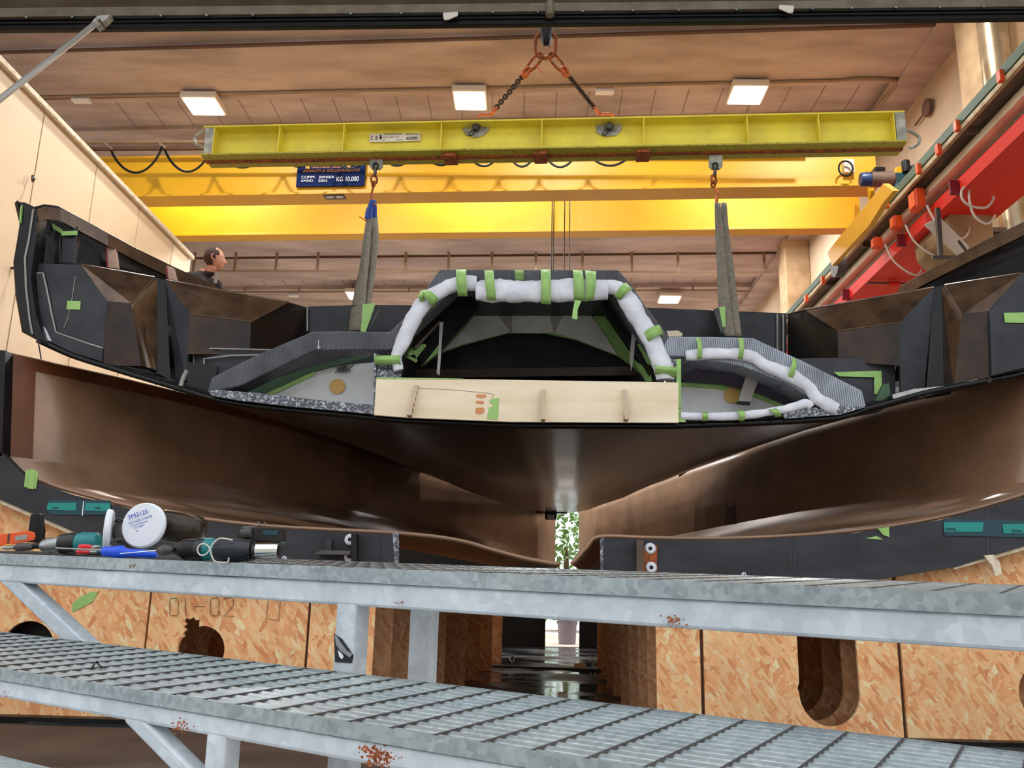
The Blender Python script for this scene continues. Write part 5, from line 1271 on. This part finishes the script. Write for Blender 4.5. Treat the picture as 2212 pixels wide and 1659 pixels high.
# ================================================================== LIFTING BEAM
YLB = 6.2
lb = thing('lifting_beam', 'long lime yellow steel spreader beam hanging on a rusty chain', 'lifting beam', PS(1200, 335, YLB))
def LP(px, py, d=0): return PS(px, py, YLB+d)
ztop_ = LP(1200,255).z; zweb = LP(1200,266).z; zfl = LP(1200,320).z
xl_, xr_ = LP(438,300).x/TD.x, LP(1962,300).x/TD.x
def lbox(x0, x1, y0, y1, z0, z1, name, mat, **k):
    c = TD*((x0+x1)/2)+V((0, YLB+(y0+y1)/2, (z0+z1)/2)); return MB().box(c, abs(x1-x0), abs(y1-y0), abs(z1-z0), (TD, TN, V((0,0,1)))).build(name, mat, lb, **k)
FWd = .22
lbox(xl_, xr_, 0, FWd, ztop_-.014, ztop_, 'top_flange', 'lime_paint', bev=.002)
lbox(xl_, xr_, 0, FWd, zfl, zfl+.014, 'bottom_flange', 'rusty_lime', bev=.002)
lbox(xl_, xr_, FWd*.45, FWd*.55, zfl+.014, ztop_-.014, 'web', 'lime_paint')
lbox(xl_, xr_, FWd*.42, FWd*.58, zfl-.012, zfl, 'lower_rib', 'rust')
for px in (462,603,742,953,1171,1392,1617,1772,1936):
    x = LP(px,295).x/TD.x; lbox(x-.004, x+.004, 0.004, FWd*.45, zfl+.014, ztop_-.014, 'stiffener', 'lime_paint')
for px, w in ((452,1),(1949,1)):
    x = LP(px,295).x/TD.x; lbox(x-.035, x+.035, .004, .02, zfl+.014, ztop_-.014, 'silver_end_plate', 'worn_plate')
for px in (970,1168,1393):
    x = LP(px,335).x/TD.x; lbox(x-.05, x+.05, .03, FWd-.03, zfl-.03, zfl-.001, 'lower_clamp', 'rust', bev=.003)
for px in (530,552,600,620,668,690,812,838,880,1550,1605,1640,1735,1760,1800,1838,1862,1925):
    x = LP(px,252).x/TD.x; lbox(x-.012, x+.012, .02, .06, ztop_, ztop_+.012, 'bolt', 'worn_plate')
# pins with split clips and scuffed grey area
for px, py in ((1029,279),(1316,278)):
    c = LP(px, py, .09); m = MB(); rnd = random.Random(px)
    m.prism([c-TN*.0+TD*((.09+.02*rnd.random())*math.cos(a))+V((0,0,(.062+.015*rnd.random())*math.sin(a))) for a in [k*math.pi/9 for k in range(18)]], -TN*.002); m.build('bare_metal_patch', 'worn_plate', lb)
    MB().lathe(c, -TN, [(0,.026),(.05,.026),(.055,.02)], 20).build('pin', 'flange_steel', lb, smooth=True)
    q = c-TN*.03
    MB().tube(spline([q+TD*.04+V((0,0,.01)), q, q-TD*.03-V((0,0,.03)), q-TD*.055-V((0,0,.06)), q-TD*.03-V((0,0,.07)), q-TD*.01-V((0,0,.04)), q+TD*.03-V((0,0,0))], 5), .004, 8).build('safety_clip', 'black_steel', lb, smooth=True)
# name plate
npl = MB(); q = [LP(798,289,.085), LP(908,287,.085), LP(908,304,.085), LP(798,307,.085)]; npl.prism(q, TN*.004); npo = npl.build('name_plate', 'tray_white', lb)
def nt_(body, px, py, hp, wp, mat='ink'):
    h = hp/F*6.45; oo = text(body, mat, lb, LP(px, py, .082), TD, V((0,0,1)), h/.72, width=wp/F*6.45); oo.parent = npo
nt_('C', 800, 301.5, 10, 6.5); nt_('E', 810, 301.5, 10, 5.5); nt_('TECNOMOVINT', 829, 291.5, 3.6, 43); nt_('PORTATA kg', 876, 291, 3.2, 30); nt_('6000', 877, 301.5, 7.5, 27)
nt_('LONATO - BRESCIA - ITALIA', 828, 297, 1.8, 38); nt_('MATR.', 824, 303, 2, 9); nt_('ANNO 2011', 855, 302.5, 2, 16)
m = MB(); m.prism([LP(a,b,.082) for a,b in ((820,292),(824,289),(823,294),(826,297),(822,301),(818,298),(821,296))], TN*.001); eo = m.build('maker_mark', 'ink', npo)
# end hooks
for px, s in ((430,-1),(1975,1)):
    c = LP(px, 296, .1); MB().tube(spline([c-TD*.05*s+V((0,0,.06)), c+V((0,0,.03)), c+TD*.035*s-V((0,0,.01)), c+TD*.02*s-V((0,0,.06)), c-TD*.04*s-V((0,0,.09))], 6), [.012]*25, 10).build('end_hook', 'worn_plate', lb, smooth=True)
# ---- hook, master link, chains
def oval(c, A, B, a, b, r, mat, parent, name='link', n=24, k=2.6):
    P = []
    for i in range(n):
        t_ = 2*math.pi*i/n; cs, sn = math.cos(t_), math.sin(t_); e = 2/k
        P.append(c+A*(a*abs(cs)**e*(1 if cs >= 0 else -1))+B*(b*abs(sn)**e*(1 if sn >= 0 else -1)))
    return MB().tube(P, r, 10, closed=True).build(name, mat, parent, smooth=True, sharp=80)
YH = YLB+.1
HPn = lambda px, py, d=0: PS(px, py, YH+d)
Zu = V((0,0,1))
ch = thing('chain_sling', 'rusty orange two leg chain sling with a large oval master link', 'chain', HPn(1179, 130))
sc = 6.75/F
oval(HPn(1179,97), TD, Zu, 24*sc, 34*sc, 4.5*sc, 'rust', ch, 'master_link')
for s in (-1, 1):
    a_ = HPn(1179+s*9, 116); b_ = HPn(1179+s*38, 152) ; d = (b_-a_).normalized(); side = d.cross(TN).normalized()
    oval((a_+b_)/2, d, side, (b_-a_).length/2, 9*sc, 3.2*sc, 'rust', ch, 'intermediate_link')
    p_ = HPn(1179+s*36, 147); q_ = HPn(1179+s*50, 166); d = (q_-p_).normalized(); side = d.cross(TN).normalized()
    oval((p_+q_)/2, d, (side*.6+TN*.8).normalized(), (q_-p_).length/2, 7*sc, 3.6*sc, 'orange_enamel', ch, 'coupling_link')
    oval((p_+q_)/2-d*.01, d, (side*.8-TN*.6).normalized(), (q_-p_).length/2.2, 7*sc, 3.2*sc, 'orange_enamel', ch, 'coupling_link')
    a_ = HPn(1179+s*49, 163); b_ = HPn(1179+s*(108 if s < 0 else 106), 234); d = (b_-a_); Lc = d.length; d.normalize(); side = d.cross(TN).normalized(); n = 13; pit = Lc/n
    for i in range(n):
        sd = (side*.9+TN*.44).normalized() if i % 2 == 0 else (TN*.9-side*.44).normalized()
        oval(a_+d*((i+.5)*pit), d, sd, pit*.72, 4.6*sc, 1.9*sc, 'dark_chain', ch, 'chain_link', 14)
    e_ = HPn(1179+s*118, 247); MB().tube([b_-d*.01, (b_+e_)/2, e_], [3.5*sc,5*sc,4.5*sc], 10).build('hook_shank', 'orange_enamel', ch, smooth=True)
    MB().tube(spline([e_, e_+TD*(s*.03)+Zu*.0, e_+TD*(s*.08)-Zu*.0, e_+TD*(s*.10)-Zu*.02], 5), 4.5*sc, 10, flat=.7).build('hook_end', 'orange_enamel', ch, smooth=True)
MB().bar(HPn(1159,142,-.06), HPn(1171,158,-.06), .012, .003).build('red_tag', 'tool_red', ch)
hk = thing('crane_hook', 'heavy dark crane hook hanging into the master link', 'hook', HPn(1180, 98))
cs_ = []
m = MB(); m.tube([HPn(1180,20), HPn(1180,55), HPn(1180,80), HPn(1179,96)], [.055,.05,.04,.022], 16); m.build('hook_body', 'black_steel', hk, smooth=True)
m = MB()
for s in (-1,1): m.prism([HPn(1180+s*7,40,-.03), HPn(1180+s*15,40,-.03), HPn(1180+s*14,66,-.03), HPn(1180+s*8,96,-.03), HPn(1180+s*5,98,-.03)], TN*.03)
m.build('hook_cheek', 'flange_steel', hk, bev=.003)
tp = HPn(1180, 20); MB().tube([tp, V((tp.x, tp.y, tp.z+.5))], .04, 12).build('shank', 'black_steel', hk, smooth=True)
MB().box(V((tp.x, tp.y, tp.z+.62)), .4, .28, .4).build('hook_block', 'yellow_paint', hk, bev=.04)
for dx in (-.12, .12): MB().tube([V((tp.x+dx, tp.y, tp.z+.8)), V((tp.x+dx, tp.y, HC+.05))], .01, 6).build('rope', 'flange_steel', hk)
# ---- slings
for k, (pc_, top, lab) in enumerate((((812,349), (803,470), 'left grey webbing sling with blue top loop, hooked under the lifting beam'), ((1546,349), (1556,470), 'right grey webbing sling hooked under the lifting beam'))):
    s = -1 if k == 0 else 1; cx = pc_[0]
    t = thing('beam_shackle', ('left' if k == 0 else 'right')+' silver lug with shackle and rusty hook under the lifting beam', 'shackle', LP(cx, 360, .1), 'lugs and hooks under the lifting beam')
    ly = .10
    MB().prism([LP(cx-14,334,ly), LP(cx+15,334,ly), LP(cx+15,358,ly), LP(cx+9,365,ly), LP(cx-9,365,ly), LP(cx-15,358,ly)], TN*.02).build('lug', 'worn_plate', t, bev=.003)
    oval(LP(cx-1, 359, .085), TD, Zu, 5*sc, 8*sc, 1.8*sc, 'black_steel', t, 'shackle')
    MB().tube([LP(cx-1,362,.09), LP(cx-2,378,.09)], [3.6*sc,4*sc], 12).build('swivel', 'flange_steel', t, smooth=True)
    oval(LP(cx-4,388,.09), Zu, (TD*.8+TN*.6).normalized(), 9*sc, 7*sc, 2.6*sc, 'rust', t, 'hook_eye')
    oval(LP(cx-5,398,.09), Zu, (TD*.7-TN*.7).normalized(), 6*sc, 5*sc, 2.4*sc, 'rust', t, 'hook_eye')
    hx = cx-6 if k == 0 else cx+4
    MB().tube(spline([LP(cx-5,402,.09), LP(hx-1+ (-2 if k==0 else 2),418,.09), LP(hx-2,432,.085), LP(hx,444,.07), LP(hx+4,440,.06)], 6), [2.4*sc]*8+[3.6*sc]*17, 10).build('hook', 'rust' if k == 0 else 'orange_enamel', t, smooth=True)
    sl = thing('lifting_sling', lab, 'sling', PS(top[0], top[1], 5.9), 'grey webbing slings under the lifting beam')
    def webb(seq, mat, name, thick=.007):
        f_ = [PS(a, y, Yd) for a, b, y, Yd in seq]; g_ = [PS(b, y, Yd) for a, b, y, Yd in seq]
        fs, gs = spline(f_, 5), spline(g_, 5); MB().grid([[x, x.lerp(y_, .5)-V((0,.006,0)), y_] for x, y_ in zip(fs, gs)]).build(name, mat, sl, solid=thick, smooth=True, sharp=60)
    if k == 0:
        webb([(792,805,470,6.22),(785,800,520,6.1),(777,796,580,5.95),(768,792,620,5.85),(759,789,670,5.76),(754,781,715,5.68)], 'sling_grey', 'webbing')
        webb([(802,815,468,6.26),(802,818,510,6.14),(798,813,570,6.0),(792,807,615,5.9),(786,801,660,5.8),(780,790,705,5.7)], 'sling_grey', 'webbing')
        webb([(801,808,434,6.28),(796,807,446,6.26),(791,806,458,6.24),(789,803,474,6.21)], 'sling_blue', 'blue_sleeve', .012)
        webb([(806,811,434,6.29),(806,813,446,6.28),(805,814,458,6.27),(803,814,474,6.25)], 'sling_blue', 'blue_sleeve', .012)
        MB().bar(PS(776,468,6.05), PS(792,478,6.1), .008, .003).build('red_tag', 'tool_red', sl)
    else:
        webb([(1544,1555,440,6.2),(1545,1562,500,6.1),(1549,1570,588,5.92),(1552,1578,664,5.76),(1566,1588,727,5.64)], 'sling_grey', 'webbing')
        webb([(1557,1569,440,6.24),(1560,1575,510,6.12),(1568,1586,588,5.97),(1576,1594,664,5.81),(1584,1602,727,5.66)], 'sling_grey', 'webbing')
        webb([(1549,1555,455,6.2),(1550,1556,466,6.19),(1549,1556,474,6.18)], 'sling_blue', 'blue_sleeve', .008)
        MB().bar(PS(1554,487,6.05), PS(1559,494,6.05), .008, .003).build('red_tag', 'tool_red', sl)
# tape flaps at sling feet (on the boat)
tape([(783,657),(811,655),(800,690),(790,717),(779,716),(782,690)], 5.58); pl([(800,690),(824,662),(812,690),(796,716),(788,716)], 5.6, .01, 'corner_guard', 'liner_dark')
tape([(1553,664),(1566,662),(1568,720),(1563,720)], 5.6); pl([(1541,668),(1555,664),(1562,722),(1558,720),(1550,695)], 5.6, .01, 'corner_guard', 'liner_dark')
# ================================================================== MAN
import bmesh
YP = 8.6; hp = 55.0
def PPm(px, py, d=0): return PY(px, py, YP+d)
c_ = PPm(463, 563); s = (c_-CAM).dot(fwd)/F
zfeet = c_.z+ .12 - 1.76
man = thing('person', 'man in a dark polo shirt standing behind the boat, head turned to the right', 'person', (c_.x, YP, zfeet))
# body as one skinned surface
def skin_body():
    hx = c_.x; zt_ = c_.z
    J = {}
    pts = [('pelvis', (hx-.04, YP, zfeet+.98), (.15,.11)), ('waist', (hx-.04, YP, zfeet+1.12), (.14,.10)), ('chest', (hx-.05, YP, zfeet+1.32), (.165,.115)), ('neckb', (hx-.035, YP, zfeet+1.46), (.09,.075)), ('neck', (hx-.005, YP-.005, zfeet+1.54), (.055,.058)), ('skull', (hx+.005, YP-.01, zfeet+1.60), (.06,.065)),
        ('shR', (hx-.20, YP-.06, zfeet+1.43), (.07,.065)), ('elR', (hx-.24, YP-.09, zfeet+1.12), (.042,.04)), ('wrR', (hx-.16, YP-.26, zfeet+.93), (.028,.026)), ('haR', (hx-.13, YP-.32, zfeet+.90), (.035,.018)),
        ('shL', (hx+.13, YP+.06, zfeet+1.43), (.07,.065)), ('elL', (hx+.18, YP+.06, zfeet+1.13), (.042,.04)), ('wrL', (hx+.20, YP-.16, zfeet+.97), (.028,.026)), ('haL', (hx+.20, YP-.23, zfeet+.95), (.035,.018)),
        ('hiR', (hx-.13, YP, zfeet+.90), (.09,.09)), ('knR', (hx-.13, YP-.02, zfeet+.50), (.06,.06)), ('anR', (hx-.13, YP, zfeet+.09), (.04,.04)), ('toR', (hx-.12, YP-.15, zfeet+.045), (.045,.035)),
        ('hiL', (hx+.06, YP, zfeet+.90), (.09,.09)), ('knL', (hx+.07, YP-.02, zfeet+.50), (.06,.06)), ('anL', (hx+.08, YP, zfeet+.09), (.04,.04)), ('toL', (hx+.11, YP-.14, zfeet+.045), (.045,.035))]
    pts = [(n_, (p_[0]-(.085 if n_ not in ('neck','skull') else 0), p_[1], p_[2]), r_) for n_, p_, r_ in pts]
    idx = {n: i for i, (n, _, _) in enumerate(pts)}
    E = [('pelvis','waist'),('waist','chest'),('chest','neckb'),('neckb','neck'),('neck','skull'),('chest','shR'),('shR','elR'),('elR','wrR'),('wrR','haR'),('chest','shL'),('shL','elL'),('elL','wrL'),('wrL','haL'),('pelvis','hiR'),('hiR','knR'),('knR','anR'),('anR','toR'),('pelvis','hiL'),('hiL','knL'),('knL','anL'),('anL','toL')]
    L = BASE[man]; vs = [V(p)-L for _, p, _ in pts]; es = [(idx[a], idx[b]) for a, b in E]; rad = [r for _, _, r in pts]
    for hn, sgn in (('haR', 1), ('haL', -1)):          # five fingers
        h = vs[idx[hn]]; d = (h-vs[idx['wr'+hn[2]]]).normalized(); sd = d.cross(V((0,0,1))).normalized()
        for q, ln in zip((-.03,-.01,.01,.03), (.06,.075,.07,.055)):
            i0 = len(vs); vs += [h+sd*q*.9+d*.03, h+sd*q+d*(.03+ln*.55)-V((0,0,.01)), h+sd*q+d*(.03+ln*.9)-V((0,0,.03))]; rad += [(.010,.010),(.009,.009),(.008,.008)]; es += [(idx[hn], i0),(i0,i0+1),(i0+1,i0+2)]
        i0 = len(vs); vs += [h+sd*.04*sgn-d*.0, h+sd*.055*sgn+d*.035-V((0,0,.01))]; rad += [(.011,.011),(.009,.009)]; es += [(idx[hn], i0),(i0,i0+1)]
    me = bpy.data.meshes.new('body'); me.from_pydata(vs, es, []); o = bpy.data.objects.new('body', me); COL.objects.link(o)
    md_ = o.modifiers.new('skin', 'SKIN'); md_.use_smooth_shade = True
    if not me.skin_vertices:
        bm = bmesh.new(); bm.from_mesh(me); bm.verts.layers.skin.verify(); bm.to_mesh(me); bm.free()
    for i, r in enumerate(rad): me.skin_vertices[0].data[i].radius = r; me.skin_vertices[0].data[i].use_root = (i == 0)
    ss = o.modifiers.new('sub', 'SUBSURF'); ss.levels = 2; ss.render_levels = 2
    bpy.context.view_layer.update()
    nm = bpy.data.meshes.new_from_object(o.evaluated_get(bpy.context.evaluated_depsgraph_get())); bpy.data.objects.remove(o)
    return nm
nm = skin_body()
hx = c_.x
# paint the body: skin above the collar and on the forearms, shirt on the torso, trousers below
nm.materials.clear(); 
for k_m in ('skin','dark_shirt','grey_board','black_rubber'): nm.materials.append(MATS[k_m])
for pgn in nm.polygons:
    z = pgn.center.z; x = pgn.center.x; armz = abs(x+.03) > .16
    if z > 1.505 and abs(x+.03) < .11: mi = 0
    elif z > .98 and not (armz and z < 1.22): mi = 1
    elif armz and z > .8: mi = 0
    elif z > .1: mi = 2
    else: mi = 3
    pgn.material_index = mi; pgn.use_smooth = True
bo = bpy.data.objects.new('body', nm); COL.objects.link(bo); bo.parent = man; BASE[bo] = BASE[man]
# head: shaped ellipsoid, profile to the right (+x), turned slightly away
hc = V((c_.x+.0, YP-.01, c_.z+.012))
fd = V((.93,.30,0)).normalized(); sd = V((-.30,.93,0)).normalized()
def head_mesh(scale=1.0, hairpart=False):
    m = MB(); rows = []; nu, nv = 28, 36
    for i in range(nu+1):
        th = math.pi*i/nu; row = []
        for j in range(nv+1):
            ph = 2*math.pi*j/nv; x = math.sin(th)*math.cos(ph); y = math.sin(th)*math.sin(ph); z = math.cos(th)
            rx, ry, rz = .100, .077, .125
            X, Y_, Z = x*rx, y*ry, z*rz
            if z < 0: X *= 1-.10*(-z); Y_ *= 1-.30*(-z)**1.3; X += .022*(-z) if x > 0 else .018*(-z)   # jaw forward
            if x < -.3 and z < -.2: X *= 1-.35*min(1, (-z-.2)/.6)
            def bumpf(az, zz, wy, wz, amp): return amp*math.exp(-((y)/wy)**2-((z-zz)/wz)**2) if x > .2 else 0
            X += bumpf(0, -.12, .16, .20, .026)+bumpf(0, -.22, .13, .10, .012)+bumpf(0, .18, .6, .10, .005)-bumpf(0, .04, .5, .08, .006)
            X += bumpf(0, -.52, .28, .06, .008)+bumpf(0, -.64, .26, .05, .007)-bumpf(0, -.58, .3, .025, .005)+bumpf(0, -.86, .35, .12, .012)
            for se in (-1, 1):
                if x > .2: X -= .008*math.exp(-((y-se*.42)/.14)**2-((z-.03)/.08)**2)
            if hairpart: k = 1.035; X *= k; Y_ *= k; Z *= k
            row.append(hc+fd*X+sd*Y_+V((0,0,Z)))
        rows.append(row)
    if hairpart:
        n = nv+1; vs = [p for r in rows for p in r]; fs = []
        for i in range(nu):
            for j in range(nv):
                th = math.pi*(i+.5)/nu; ph = 2*math.pi*(j+.5)/nv; x = math.sin(th)*math.cos(ph); z = math.cos(th)
                if (x < -.12 and z > -.62 and not (z > .9)) or (x < .12 and -.1 < z < .86) or (x < .45 and .2 < z < .66) : fs.append((i*n+j, i*n+j+1, (i+1)*n+j+1, (i+1)*n+j))
        m.add(vs, fs)
    else: m.grid(rows)
    return m
hd = head_mesh().build('head', 'skin', man, smooth=True, sharp=80)
head_mesh(hairpart=True).build('hair', 'hair', hd, smooth=True, solid=.006, off=0, label='short brown hair thinning on top')
for se in (-1, 1):
    e = hc+sd*(se*.076)-fd*.002+V((0,0,-.005)); MB().tube(spline([e+V((0,0,.03)), e-fd*.018+V((0,0,.025)), e-fd*.018-V((0,0,.005)), e-V((0,0,.03))], 4), [.004]+[.008]*11+[.005], 8).build('ear', 'skin', hd, smooth=True)
    ey = hc+fd*.087+sd*(se*.030)+V((0,0,.004)); MB().lathe(ey-fd*.008, fd, [(0,.004),(.003,.010),(.009,.009),(.012,.004)], 12).build('eye', 'white_plastic', hd, smooth=True); MB().lathe(ey, fd, [(0,.005),(.005,.004)], 10).build('iris', 'ink', hd)
MB().bar(PPm(467,590,-.12), PPm(465,612,-.12), .03, .01, up=V((0,1,0))).build('pale_placket', 'liner_grey', man)
MB().box((hx, YP, zfeet-.03), 1.2, .9, .06).build('work_platform', 'plywood', None, 'raised work platform the man stands on behind the boat', 'platform')
for dx in (-.5, .5):
    for dy in (-.38, .38): pass
wp = [o for o in bpy.data.objects if o.name == 'work_platform'][0]
for dx in (-.5, .5):
    for dy in (-.38, .38): MB().box((hx+dx, YP+dy, (zfeet-.06)/2), .05, .05, zfeet-.06).build('leg', 'grey_conduit', wp)
